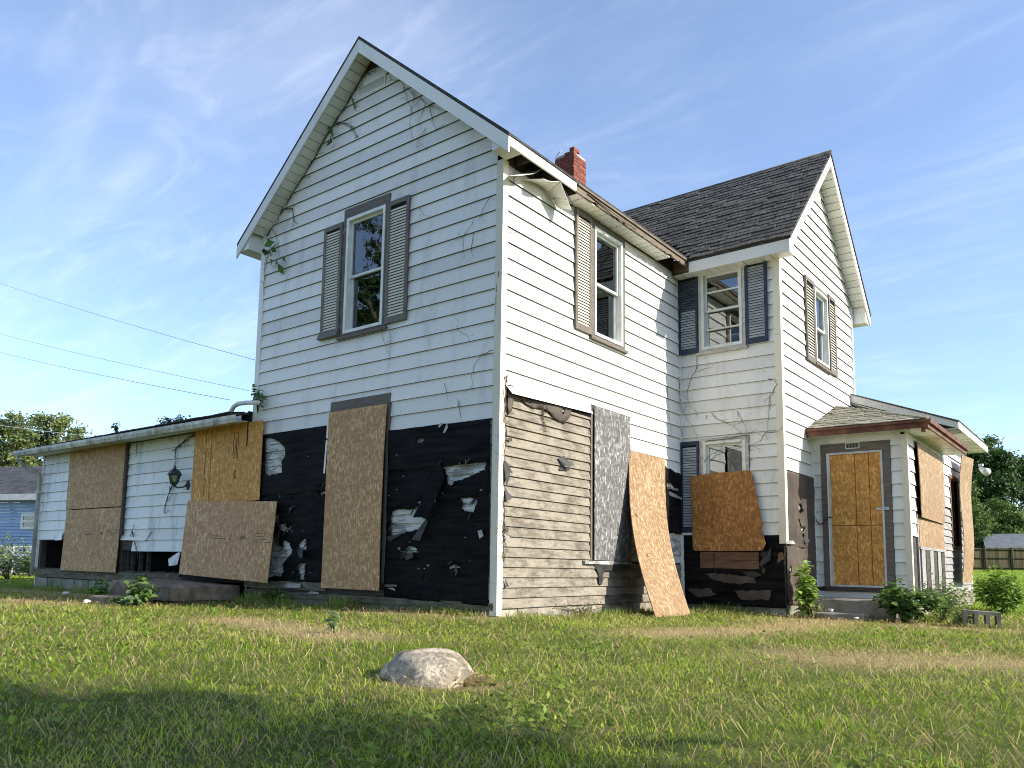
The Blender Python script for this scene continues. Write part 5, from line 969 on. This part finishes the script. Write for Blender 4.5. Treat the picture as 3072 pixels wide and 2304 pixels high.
tree('backyard_tree', 'wide tree south of the lawn behind the photographer', (6, -30, 0), [(0, 0, 7, 4, 3.4, 3), (2, .5, 9.4, 2.6, 2.2, 2), (-2.5, 0, 5.5, 3, 3, 2)], 100, 70, .38, DG, .35, 44, .9)
# ---- weeds and shrubs
def weed(name, label, c, rx, ry, h, n, leaf, cols, seed, stems=7, group=None, cat='plant', droop=.3, asp=.7):
    g = np.random.default_rng(seed); c = Vector((c[0], c[1], gz(c[0], c[1]) if len(c) < 3 else c[2])); T = empty(name, c, label, cat, group); C, N = [], []
    for s_ in range(stems):
        a = g.uniform(0, 6.28); r_ = g.uniform(.15, 1)**.6; tip = Vector((math.cos(a)*rx*r_, math.sin(a)*ry*r_, h*g.uniform(.55, 1.05)*(1.08-.45*r_*r_))); pts = [c-Vector((0, 0, .03)), c+Vector((tip.x*.35, tip.y*.35, tip.z*.6)), c+tip]
        rel(tube('stem', pts, [.007, .005, .002], 'vine_stem', None, 4), T); k = n//stems; t_ = g.uniform(.25, 1.08, k)**.7
        P = np.array([list((Vector(pts[0])*(1-t)**2+Vector(pts[1])*2*t*(1-t)+Vector(pts[2])*t*t)) for t in t_]); C.append(P+g.normal(size=(k, 3))*np.array([rx, ry, h*.6])*.16); d = C[-1]-np.array([c.x, c.y, c.z+h*.15]); N.append(unit(d)*.5+np.array([0, 0, .75])+g.normal(size=(k, 3))*droop)
    C = np.concatenate(C); C[:, 2] = np.maximum(C[:, 2], c.z+.015); N = np.concatenate(N)
    rel(leaves_mesh('foliage', C, N, leaf*g.uniform(.55, 1.3, len(C)), colmix(g, len(C), cols), 'leaf', None, asp, .22, seed), T); return T
BG = [(.22, .34, .06), (.32, .46, .09), (.40, .54, .13)]; WG = [(.06, .12, .025), (.10, .18, .04), (.16, .25, .06)]
weed('weed_bush', 'bright sunlit maple seedling at the wall corner beside the porch steps', (1.98, 5.02), .22, .2, .74, 460, .12, BG, 51, 9)
weed('weed_bush', 'tangle of dry stems and small leaves under the bright maple seedling', (2.10, 4.9), .22, .2, .34, 220, .045, [(.18, .20, .08), (.30, .27, .14), (.12, .16, .05)], 52, 9)
weed('weed_bush', 'dark broad-leaved weeds spilling over the porch step', (3.15, 5.55), .50, .42, .56, 700, .12, WG, 53, 14)
weed('weed_bush', 'leafy light green weeds against the lean-to corner', (3.55, 6.15), .40, .45, .64, 620, .085, [(.11, .18, .04), (.18, .27, .07), (.24, .32, .10)], 54, 14, asp=.45)
weed('weed_bush', 'low trailing weeds between the porch weeds and the concrete block', (3.85, 5.45), .30, .30, .22, 260, .05, [(.12, .17, .045), (.24, .24, .10), (.10, .15, .035)], 55, 9)
weed('shrub', 'round feathery green shrub behind the lean-to', (3.95, 9.3), .42, .45, .68, 2000, .095, [(.11, .21, .03), (.18, .31, .05), (.25, .38, .08)], 56, 26, cat='shrub', asp=.4)
weed('weed_bush', 'broad-leaved weed growing in front of the concrete stoop', (-5.05, -1.62), .30, .25, .36, 260, .10, WG, 57, 9)
weed('weed_bush', 'rhubarb-like big leaves at the foot of the lower step', (-5.0, -1.95), .28, .18, .18, 120, .14, [(.10, .17, .06), (.15, .22, .09)], 58, 7)
weed('weed_bush', 'bright seedling rising behind the lower step', (-6.6, -1.45), .20, .18, .36, 170, .085, [(.12, .24, .04), (.18, .32, .06)], 59, 6)
weed('weed_bush', 'small weeds at the foot of the torn gable wall', (-3.9, -.22), .35, .12, .24, 200, .07, WG, 60, 9)
weed('weed_bush', 'low weeds under the tall doorway board', (-2.4, -.16), .6, .1, .16, 160, .045, [(.12, .16, .05), (.2, .2, .09)], 61, 10)
weed('weed_bush', 'thin weeds at the foot of the sunlit clapboards', (.18, 1.6), .12, .9, .18, 200, .035, [(.14, .17, .05), (.26, .24, .10)], 62, 14)
weed('weed_bush', 'sparse weeds in the shade under the brown board', (.9, 4.72), .7, .12, .16, 150, .045, WG, 63, 12)
weed('mullein', 'single upright mullein rosette in the lawn before the gable wall', hit(1000, 1905, 2, 0)[:2], .07, .07, .20, 26, .11, [(.26, .36, .15), (.32, .42, .2)], 64, 5, asp=.35)
weed('roof_weed', 'weeds growing on the low roof by the gutter', (-7.2, -.15, 3.0), .45, .12, .16, 150, .06, [(.10, .17, .06), (.15, .22, .10)], 65, 7)
weed('roof_weed', 'sprig growing from the middle of the low roof edge', (-8.9, -.3, 2.97), .10, .08, .26, 60, .07, WG, 66, 4)
weed('roof_weed', 'seedling sprouting where the white pipe meets the house wall', (-4.72, -.12, 3.0), .22, .08, .42, 60, .09, [(.12, .22, .05), (.18, .3, .07)], 67, 6)
for i, (x, d, r_, h_, lab) in enumerate(((20, 22.5, .8, 1.0, 'leafy bush in front of the chain-link fence'), (-60, 24, 1.0, 1.3, 'large bush beside the chain-link fence'), (88, 25.5, .45, .75, 'small yellowish bush under the blue house window'))):
    p = at(x, 1740, d); weed('bush', lab, (p.x, p.y, gz(p.x, p.y)), r_, r_, h_, 900, .10, [(.08, .14, .03), (.14, .21, .055), (.22, .26, .09)], 70+i, 16, cat='bush')
# ---- bare vines
def vine(label, w, stems, rad=.006, leaves=(), jit=.01, twigs=.5, d=.03, rep=1):
    f = WL[w]; p0 = None; T = None
    for k, pl in stems:
        s_ = on(w, k, pl, d)
        for q_ in range(rep):
            off = random.uniform(-.03, .03) if q_ else 0; pts = []
            for i in range(len(s_)-1):
                n_ = max(2, int(math.dist(s_[i], s_[i+1])/.06))
                for j in range(n_):
                    t_ = j/n_; pts.append(f(s_[i][0]+(s_[i+1][0]-s_[i][0])*t_+off+random.uniform(-jit, jit), s_[i][1]+(s_[i+1][1]-s_[i][1])*t_+random.uniform(-jit, jit), d+random.uniform(-.004, .012)))
            pts.append(f(*s_[-1], d))
            if T is None: T = empty('vine', pts[0], label, 'vine')
            rel(tube('stem', pts, rad*random.uniform(.55, .9), 'vine_stem', None, 4, .3), T)
            for p in pts[::3]:
                if random.random() < twigs+.2:
                    p = Vector(p); a = random.uniform(0, 6.28); L_ = random.uniform(.05, .22); u_ = Vector(f(1, 0, 0))-Vector(f(0, 0, 0)); e_ = p+u_*math.cos(a)*L_+Vector((0, 0, math.sin(a)*L_)); m2 = p.lerp(e_, .5)+u_*random.uniform(-.02, .02)+Vector((0, 0, random.uniform(-.02, .02))); rel(tube('twig', [p, m2, e_], rad*.42, 'vine_stem', None, 3, .3), T); rel(tube('twig', [m2, m2+(e_-m2)*.5+u_*random.uniform(-.05, .05), m2+(e_-m2)*.8+u_*random.uniform(-.08, .08)+Vector((0, 0, random.uniform(-.05, .05)))], rad*.3, 'vine_stem', None, 3, .3), T)
    for k, a, b_, L_ in leaves:
        s_, z_ = on(w, k, [(a, b_)], .08)[0]; c = np.array([f(s_, z_, .09+random.uniform(-.03, .05))]); n_ = np.array([f(0, 0, 1)])-np.array([f(0, 0, 0)])+rng.normal(size=(1, 3))*.5
        rel(leaves_mesh('leaf', c, n_, np.array([L_]), np.array([[.05, .12, .025]])*random.uniform(.7, 1.8), 'leaf', None, .6, .15, random.randint(0, 999)), T)
    return T
vine('dark bare vine climbing the left rake of the gable with a few green leaves', 'A', [('w5', [(1035,245),(1000,300),(960,365),(915,445),(870,535),(820,605),(770,685),(715,770),(680,835),(620,945),(550,1065),(480,1175),(410,1295),(340,1415)]), ('w5', [(1000,300),(1060,290),(1100,270)]), ('w5', [(960,365),(1000,330),(1060,310)]), ('w5', [(770,685),(830,690),(880,710),(930,790)]), ('w5', [(890,520),(905,560),(915,600)]), ('w5', [(410,1295),(470,1290),(480,1390)])], .010, [('w5', 745, 745, .16), ('w5', 765, 760, .13), ('w5', 735, 835, .14), ('w5', 762, 815, .11), ('w5', 730, 720, .1)], twigs=.75, rep=2)
vine('leafy vine tip hanging at the left eave corner of the gable', 'A', [('w2', [(275,85),(305,130),(312,190),(325,260),(350,330)]), ('w2', [(300,200),(265,240),(240,300),(225,380)]), ('w2', [(222,380),(215,470),(222,560)])], .006, [('w2', 270, 200, .22), ('w2', 240, 255, .2), ('w2', 285, 265, .16), ('w2', 283, 330, .22), ('w2', 330, 325, .17), ('w2', 333, 370, .2), ('w2', 360, 300, .1), ('w2', 300, 240, .14), ('w2', 255, 310, .13)])
vine('thin tangled vines under the right rake of the gable', 'A', [('z2', [(1090,315),(1130,380),(1200,385),(1215,430),(1270,465),(1330,505),(1390,562)]), ('z2', [(1215,430),(1240,520),(1265,590),(1255,700),(1268,780)]), ('z2', [(1270,465),(1290,520),(1260,600)]), ('z2', [(1390,562),(1410,620),(1440,730)]), ('z2', [(1390,562),(1450,582),(1530,605)]), ('z2', [(1330,505),(1370,550),(1330,650)]), ('z2', [(1370,725),(1310,820),(1360,860)])], .006, twigs=.7)
vine('thin vine tendrils on the gable wall near the cream corner board', 'A', [('z2', [(1830,1215),(1780,1300),(1740,1375)]), ('z2', [(1710,1370),(1680,1440),(1630,1490),(1530,1565)]), ('z2', [(1630,1490),(1635,1590)]), ('z2', [(1705,1470),(1690,1560),(1705,1640)]), ('w1', [(275,1240),(200,1270),(150,1340),(135,1400),(145,1500)]), ('w1', [(45,1115),(100,1150),(125,1190)]), ('z2', [(1325,1290),(1360,1340),(1410,1355)]), ('w1', [(300,760),(290,900),(285,1050)])], .0045, twigs=.35)
vine('thin vines on the gable wall below the upper window', 'A', [('zo', [(1145,990),(1155,1030),(1170,1070),(1165,1105)]), ('zo', [(1170,985),(1172,1040),(1168,1080)]), ('z3', [(1470,1110),(1480,1200),(1490,1240)]), ('z3', [(1465,1250),(1470,1400),(1490,1500),(1510,1560)]), ('z3', [(1435,1330),(1425,1500)]), ('z3', [(1380,0),(1400,60),(1410,130)]), ('z3', [(1480,120),(1500,200),(1505,270)])], .0045, twigs=.3)
vine('brown root-like vine matted along the cream corner board of the sunlit wall', 'B', [('z4', [(150,60),(145,130),(150,250),(140,350),(150,460),(140,560),(132,700)]), ('z4', [(150,130),(200,140),(280,190),(310,265)]), ('z4', [(135,900),(140,1000),(132,1150),(135,1300)]), ('z4', [(400,220),(390,330),(410,430)])], .007, twigs=.9, rep=4, jit=.018)
vine('fine dead vine hanging from the torn soffit on the sunlit wall', 'B', [('zp', [(250,290),(240,420),(190,520),(195,640),(170,760),(165,850),(110,1000)]), ('zp', [(265,300),(265,420),(245,430)]), ('zp', [(290,1300),(200,1255),(140,1330),(100,1430)])], .004, twigs=.5)
vine('bare vines spreading over the shaded wall between the navy shutters', 'C', [('zc', [(490,930),(490,1010),(440,1120),(410,1230),(430,1310),(490,1370)]), ('zc', [(352,1110),(358,1250),(372,1350),(420,1430),(470,1500),(490,1580)]), ('zc', [(600,1380),(650,1430),(700,1450),(760,1470),(830,1530),(860,1550)]), ('zc', [(800,1360),(830,1420),(860,1480),(870,1540)]), ('zc', [(1100,1150),(1050,1250),(1030,1400),(1030,1510),(970,1590)]), ('zc', [(470,1070),(540,1040),(610,1025)]), ('zc', [(1030,1115),(1095,1110)]), ('zc', [(365,1480),(375,1560)]), ('zc', [(560,1390),(555,1430)])], .006, twigs=.5)
vine('arching vine hugging the frame of the half-covered lower window', 'C', [('z5', [(245,520),(300,470),(370,440),(440,425),(520,415)]), ('z5', [(280,375),(350,372),(430,362),(520,345),(545,400),(548,560)]), ('z5', [(735,320),(660,325),(620,380),(560,410)]), ('z5', [(310,1130),(320,1220),(330,1300)])], .008, twigs=.7, d=.055)
vine('thin vines down the sunlit wall by the shadow edge', 'B', [('zc', [(100,1030),(130,1090),(150,1200)]), ('zc', [(215,1010),(250,1110),(265,1250),(275,1400),(290,1550)]), ('zc', [(345,1100),(352,1250),(358,1400)]), ('z7', [(940,880),(960,930),(1000,990)]), ('z7', [(1060,930),(1090,990)])], .005, twigs=.4)
vine('dark dead vine under the low eave round the wall lantern', 'A', [('z1', [(1410,345),(1330,400),(1280,440),(1225,480)]), ('z1', [(1390,360),(1400,450),(1385,520),(1400,600)]), ('z1', [(1320,400),(1250,470),(1240,600)]), ('z1', [(1080,372),(1200,350),(1330,340),(1410,330)]), ('z1', [(1400,600),(1395,700)]), ('z1', [(1235,700),(1190,820),(1165,920)]), ('z1', [(975,400),(970,480)]), ('z1', [(940,1050),(960,1130),(990,1250)])], .011, twigs=.8, d=.04, rep=2)
# ---- lawn
gzv = np.vectorize(gz)
def lawn(name, n, r0_, r1_, expo, seed, kind):
    g = np.random.default_rng(seed); u = g.random(n); r_ = (r0_**expo+u*(r1_**expo-r0_**expo))**(1/expo); th = -YAW*0+g.uniform(-1.45, .42, n)+0.0
    X = CAM.x+np.sin(th)*r_; Y = CAM.y+np.cos(th)*r_
    bad = ((X > -12.75) & (X < .03) & (Y > -.03) & (Y < 10)) | ((X > -.1) & (X < 1.72) & (Y > 4.93) & (Y < 10)) | ((X > 1.6) & (X < 3.15) & (Y > 6.33) & (Y < 12.3)) | ((X > -7.0) & (X < -5.05) & (Y > -1.22) & (Y < .1)) | ((X > -6.12) & (X < -5.3) & (Y > -1.93) & (Y < -1.3)) | ((X > 1.72) & (X < 2.98) & (Y > 5.88) & (Y < 6.4)) | ((X > 1.76) & (X < 2.7) & (Y > 5.27) & (Y < 5.62)) | (((X-STONE.x)/.24)**2+((Y-STONE.y)/.16)**2 < 1)
    sw = straw_w(X, Y)*(.55+.9*vnoise(X, Y, 3.1, 5)); bare = sw > g.uniform(.65, 1.5, n)
    keep = ~bad & ~(bare & (g.random(n) < .55)); X, Y, r_, sw = X[keep], Y[keep], r_[keep], sw[keep]; n = len(X)
    Z = gzv(X, Y); pt = vnoise(X, Y, .55, 1)*.6+vnoise(X, Y, 1.7, 2)*.4; tall = vnoise(X, Y, 2.3, 3); near = np.maximum(1, r_/4.2)
    if kind == 'blade': L_ = g.gamma(6, .0046, n)*(.45+1.2*tall**1.5+.35*vnoise(X, Y, 7, 9))*(1-.4*np.clip(sw, 0, 1)); lean_ = np.abs(g.normal(1.12, .34, n)); W_ = g.uniform(.0019, .0042, n)*near**.8
    elif kind == 'long': L_ = g.uniform(.05, .095, n); lean_ = np.abs(g.normal(.7, .3, n)); W_ = g.uniform(.003, .006, n)*near**.7
    else: L_ = g.uniform(.05, .14, n); lean_ = g.uniform(1.2, 1.5, n); W_ = g.uniform(.002, .004, n)*near**.85
    L_ = L_*(1+.25*(near-1)**.5*.3)
    a = g.uniform(0, 2*np.pi, n); hd = np.stack([np.cos(a), np.sin(a), 0*a], 1); up = np.array([0, 0, 1.]); wd = g.uniform(0, 2*np.pi, n); sd = np.stack([np.cos(wd), np.sin(wd), 0*wd], 1)
    P = np.stack([X, Y, Z-.004], 1); l1 = lean_*.55; m_ = P+(hd*np.sin(l1)[:, None]+up*np.cos(l1)[:, None])*(L_*.55)[:, None]; l2 = np.minimum(lean_*1.35, 1.75); t_ = m_+(hd*np.sin(l2)[:, None]+up*np.cos(l2)[:, None])*(L_*.45)[:, None]
    if kind == 'clip': m_[:, 2] += .015; t_[:, 2] = np.maximum(t_[:, 2], Z+.012); P[:, 2] += .01
    w_ = sd*W_[:, None]*.5; V = np.stack([P-w_, P+w_, m_-w_*.85, m_+w_*.85, t_], 1).reshape(-1, 3)
    gr = np.array([.23, .385, .016]); yg = np.array([.52, .62, .08]); dg = np.array([.075, .14, .012]); stc = np.array([.70, .55, .27]); br = np.array([.30, .22, .11])
    k = np.clip(pt*1.9-.45+g.normal(size=n)*.22, 0, 1)[:, None]; c = gr*(1-k)+yg*k; k2 = (g.random(n) < .12+.22*(vnoise(X, Y, 4.5, 8) > .55))[:, None]; c = np.where(k2, dg, c); dead = (g.random(n) < np.clip(sw*1.15+.035+.06*(pt > .62), 0, .97))[:, None]; c = np.where(dead, stc*g.uniform(.7, 1.15, (n, 1)), c)
    if kind == 'clip': c = np.where((g.random(n) < .7)[:, None], stc*g.uniform(.6, 1.1, (n, 1)), br)
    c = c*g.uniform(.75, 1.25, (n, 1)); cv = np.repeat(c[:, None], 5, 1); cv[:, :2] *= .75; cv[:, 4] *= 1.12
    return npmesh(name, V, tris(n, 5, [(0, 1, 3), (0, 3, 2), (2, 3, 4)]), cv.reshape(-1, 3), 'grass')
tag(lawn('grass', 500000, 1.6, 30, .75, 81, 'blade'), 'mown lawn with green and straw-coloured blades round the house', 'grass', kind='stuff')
def thatch(n, seed):
    g = np.random.default_rng(seed); a = g.uniform(0, 6.283, n); r_ = np.sqrt(g.random(n)); ux = np.array([RT.x, RT.y]); uy = np.array([fw.x, fw.y])/math.hypot(fw.x, fw.y); q = (np.cos(a)*r_*.22+.10)[:, None]*ux+(np.sin(a)*r_*.10-.22)[:, None]*uy
    P = np.stack([STONE.x+q[:, 0], STONE.y+q[:, 1], .02+g.uniform(0, .07, n)*(1-r_)], 1); b_ = g.uniform(0, 6.283, n); d = np.stack([np.cos(b_), np.sin(b_), g.normal(size=n)*.35], 1)*g.uniform(.03, .09, n)[:, None]; w_ = np.cross(d, [0, 0, 1]); w_ = unit(w_)*.0016
    V = np.stack([P-w_, P+w_, P+d*.5+w_+[0, 0, .012], P+d], 1).reshape(-1, 3); c = np.array([.62, .46, .24])*g.uniform(.55, 1.15, (n, 1)); return npmesh('straw', V, tris(n, 4, [(0, 1, 2), (0, 2, 3)]), np.repeat(c, 4, 0), 'grass')
tag(thatch(2600, 90), 'dry straw heaped against the front of the boulder', 'straw', kind='stuff')
tag(lawn('long_grass', 4500, 1.8, 16, .8, 82, 'long'), 'longer grass blades standing out of the lawn', 'grass', kind='stuff')
tag(lawn('clippings', 26000, 1.6, 16, .8, 83, 'clip'), 'dry grass clippings lying on the lawn', 'straw', kind='stuff')
def lawn_weeds(n, seed):
    g = np.random.default_rng(seed); m_ = n*9; r_ = (1.7**.8+g.random(m_)*(13**.8-1.7**.8))**(1/.8); th = g.uniform(-1.4, .4, m_); X = CAM.x+np.sin(th)*r_; Y = CAM.y+np.cos(th)*r_
    ok = (vnoise(X, Y, 1.3, 12) > .66) & (straw_w(X, Y) < .3) & ~((X > -13) & (X < .1) & (Y > -.1)) & ~((X > -.2) & (Y > 4.8)) & (((X-STONE.x)/.4)**2+((Y-STONE.y)/.3)**2 > 1); X, Y = X[ok][:n], Y[ok][:n]; n = len(X)
    C = np.stack([X, Y, gzv(X, Y)+g.uniform(.015, .05, n)], 1); N = np.array([[0, 0, 1.]])+g.normal(size=(n, 3))*.45
    return leaves_mesh('lawn_weeds', C, N, g.uniform(.018, .05, n), colmix(g, n, [(.12, .20, .03), (.18, .27, .04), (.26, .32, .06)]), 'leaf', None, .7, .15, seed)
tag(lawn_weeds(6000, 88), 'patches of small broad-leaved weeds in the lawn', 'weeds', kind='stuff')
def tufts(name, n, seed):
    """far lawn: broad tufts"""
    g = np.random.default_rng(seed); d = g.uniform(14, 66, n); x = g.uniform(2700, 4600, n); P = np.array([list(at(float(a), 1710, float(b_))) for a, b_ in zip(x, d)]); P[:, 2] = gzv(P[:, 0], P[:, 1])
    a = g.uniform(0, 6.28, n); w_ = np.stack([np.cos(a), np.sin(a), 0*a], 1)*(g.uniform(.02, .05, n)*d/20)[:, None]; h_ = g.uniform(.05, .10, n); t_ = P+np.stack([g.normal(size=n)*.05, g.normal(size=n)*.05, h_], 1)
    V = np.stack([P-w_, P+w_, t_], 1).reshape(-1, 3); k = g.random((n, 1)); c = np.array([.20, .30, .03])*(1-k)+np.array([.42, .50, .10])*k
    return npmesh(name, V, tris(n, 3, [(0, 1, 2)]), np.repeat(c, 3, 0), 'grass')
tag(tufts('far_grass', 130000, 84), 'grass of the far lawn reaching the board fence', 'grass', kind='stuff')

# ---- litter and growth along the foundations
def fringe(name, x0, x1, y0, y1, n, h0, h1, seed, cols, label):
    g = np.random.default_rng(seed); X = g.uniform(x0, x1, n); Y = g.uniform(y0, y1, n); k = vnoise(X, Y, 2.1, seed); ok = k > .30; X, Y, k = X[ok], Y[ok], k[ok]; n = len(X); Z = gzv(X, Y)
    L_ = g.uniform(h0, h1, n)*(.4+k); a = g.uniform(0, 6.283, n); l_ = np.abs(g.normal(.5, .3, n)); hd = np.stack([np.cos(a), np.sin(a), 0*a], 1); P = np.stack([X, Y, Z-.005], 1); M_ = P+np.stack([hd[:, 0]*np.sin(l_*.5), hd[:, 1]*np.sin(l_*.5), np.cos(l_*.5)], 1)*(L_*.55)[:, None]; T_ = M_+np.stack([hd[:, 0]*np.sin(l_*1.6), hd[:, 1]*np.sin(l_*1.6), np.cos(l_*1.6)], 1)*(L_*.45)[:, None]
    b_ = g.uniform(0, 6.283, n); w_ = np.stack([np.cos(b_), np.sin(b_), 0*b_], 1)*g.uniform(.003, .006, (n, 1)); V = np.stack([P-w_, P+w_, M_-w_*.8, M_+w_*.8, T_], 1).reshape(-1, 3)
    return tag(npmesh(name, V, tris(n, 5, [(0, 1, 3), (0, 3, 2), (2, 3, 4)]), np.repeat(colmix(g, n, cols), 5, 0), 'grass'), label, 'grass', kind='stuff')
FG = [(.10, .20, .02), (.18, .30, .03), (.30, .36, .07), (.45, .36, .18)]
fringe('foundation_grass', -4.9, -2.2, -.42, -.04, 1700, .08, .22, 101, FG, 'tall dark grass along the foot of the torn gable wall')
fringe('foundation_grass', -2.2, -.1, -.30, -.04, 700, .04, .12, 102, FG, 'short dry grass below the black paper near the corner board')
fringe('foundation_grass', -12.6, -7.3, -.55, -.03, 1800, .06, .18, 103, FG, 'shaded grass along the block foundation of the low wing')
fringe('foundation_grass', .05, .45, .1, 4.8, 1300, .04, .13, 104, FG, 'thin grass along the foot of the sunlit clapboards')
fringe('foundation_grass', .4, 1.7, 4.45, 4.92, 700, .05, .15, 105, FG, 'grass in the inner corner under the brown board')
fringe('foundation_grass', 3.15, 3.7, 6.6, 11.5, 1800, .06, .20, 106, FG, 'grass along the lean-to wall')
def litter(n, seed):
    g = np.random.default_rng(seed); X = np.concatenate([g.uniform(-4.8, -.1, n//2), g.uniform(1.5, 4.0, n//4), g.uniform(-7.5, -4.5, n//4)]); Y = np.concatenate([-np.abs(g.normal(0, .35, n//2))-.05, g.normal(4.9, .35, n//4), g.normal(-1.9, .35, n//4)]); m_ = len(X)
    C = np.stack([X, Y, gzv(X, Y)+g.uniform(.01, .04, m_)], 1); return tag(leaves_mesh('leaf_litter', C, np.array([[0, 0, 1.]])+g.normal(size=(m_, 3))*.4, g.uniform(.025, .06, m_), colmix(g, m_, [(.20, .12, .06), (.30, .20, .10), (.12, .07, .04)]), 'leaf', None, .6, .3, seed), 'brown fallen leaves along the foot of the house', 'leaves', kind='stuff')
litter(520, 107)
def scrap(label, c, r_, seed):
    bm = bmesh.new(); bmesh.ops.create_icosphere(bm, subdivisions=2, radius=r_); rr = random.Random(seed)
    for q in bm.verts: q.co = q.co*rr.uniform(.55, 1.15); q.co.z *= .55
    me = bpy.data.meshes.new('paper_scrap'); bm.to_mesh(me); bm.free(); me.materials.append(MATS['rubbish']); o = link(bpy.data.objects.new('paper_scrap', me)); o.location = c; o.rotation_euler = (0, 0, seed); tag(o, label, 'litter')
scrap('crumpled white scrap at the foot of the lower step of the stoop', (-5.75, -2.08, .035), .055, 1)
scrap('crumpled white scrap lying on the lower porch step', (2.15, 5.55, .075), .05, 2)
scrap('small white scrap in the dry grass before the porch steps', (2.72, 4.75, .02), .035, 3)
scrap('white scrap in the shaded grass before the low wing', (-8.4, -1.2, .04), .06, 4)
def deadwood(label, pts, r_, n, seed):
    T = empty('dead_branch', pts[0], label, 'branch'); rr = random.Random(seed); P = [Vector(p) for p in pts]; rel(tube('limb', P, r_, 'bark', None, 6, .5), T)
    for i in range(n):
        k = rr.uniform(.1, .95)*(len(P)-1); a = P[int(k)].lerp(P[int(k)+1], k-int(k)); e = a+Vector((rr.uniform(-.18, .18), rr.uniform(-.12, .12), rr.uniform(-.01, .12))); rel(tube('twig', [a, a.lerp(e, .5)+Vector((0, 0, .02)), e], r_*.4, 'bark', None, 4, .4), T)
deadwood('dead branch with twigs lying on the concrete stoop', [(-6.75, -.75, .345), (-6.45, -.60, .36), (-6.15, -.62, .355), (-5.9, -.55, .345)], .018, 12, 5)
deadwood('pale peeled stick on the concrete stoop beneath the leaning board', [(-6.6, -.95, .335), (-6.3, -.90, .345), (-5.95, -.98, .335)], .014, 5, 6)
SC.view_layers[0].update()
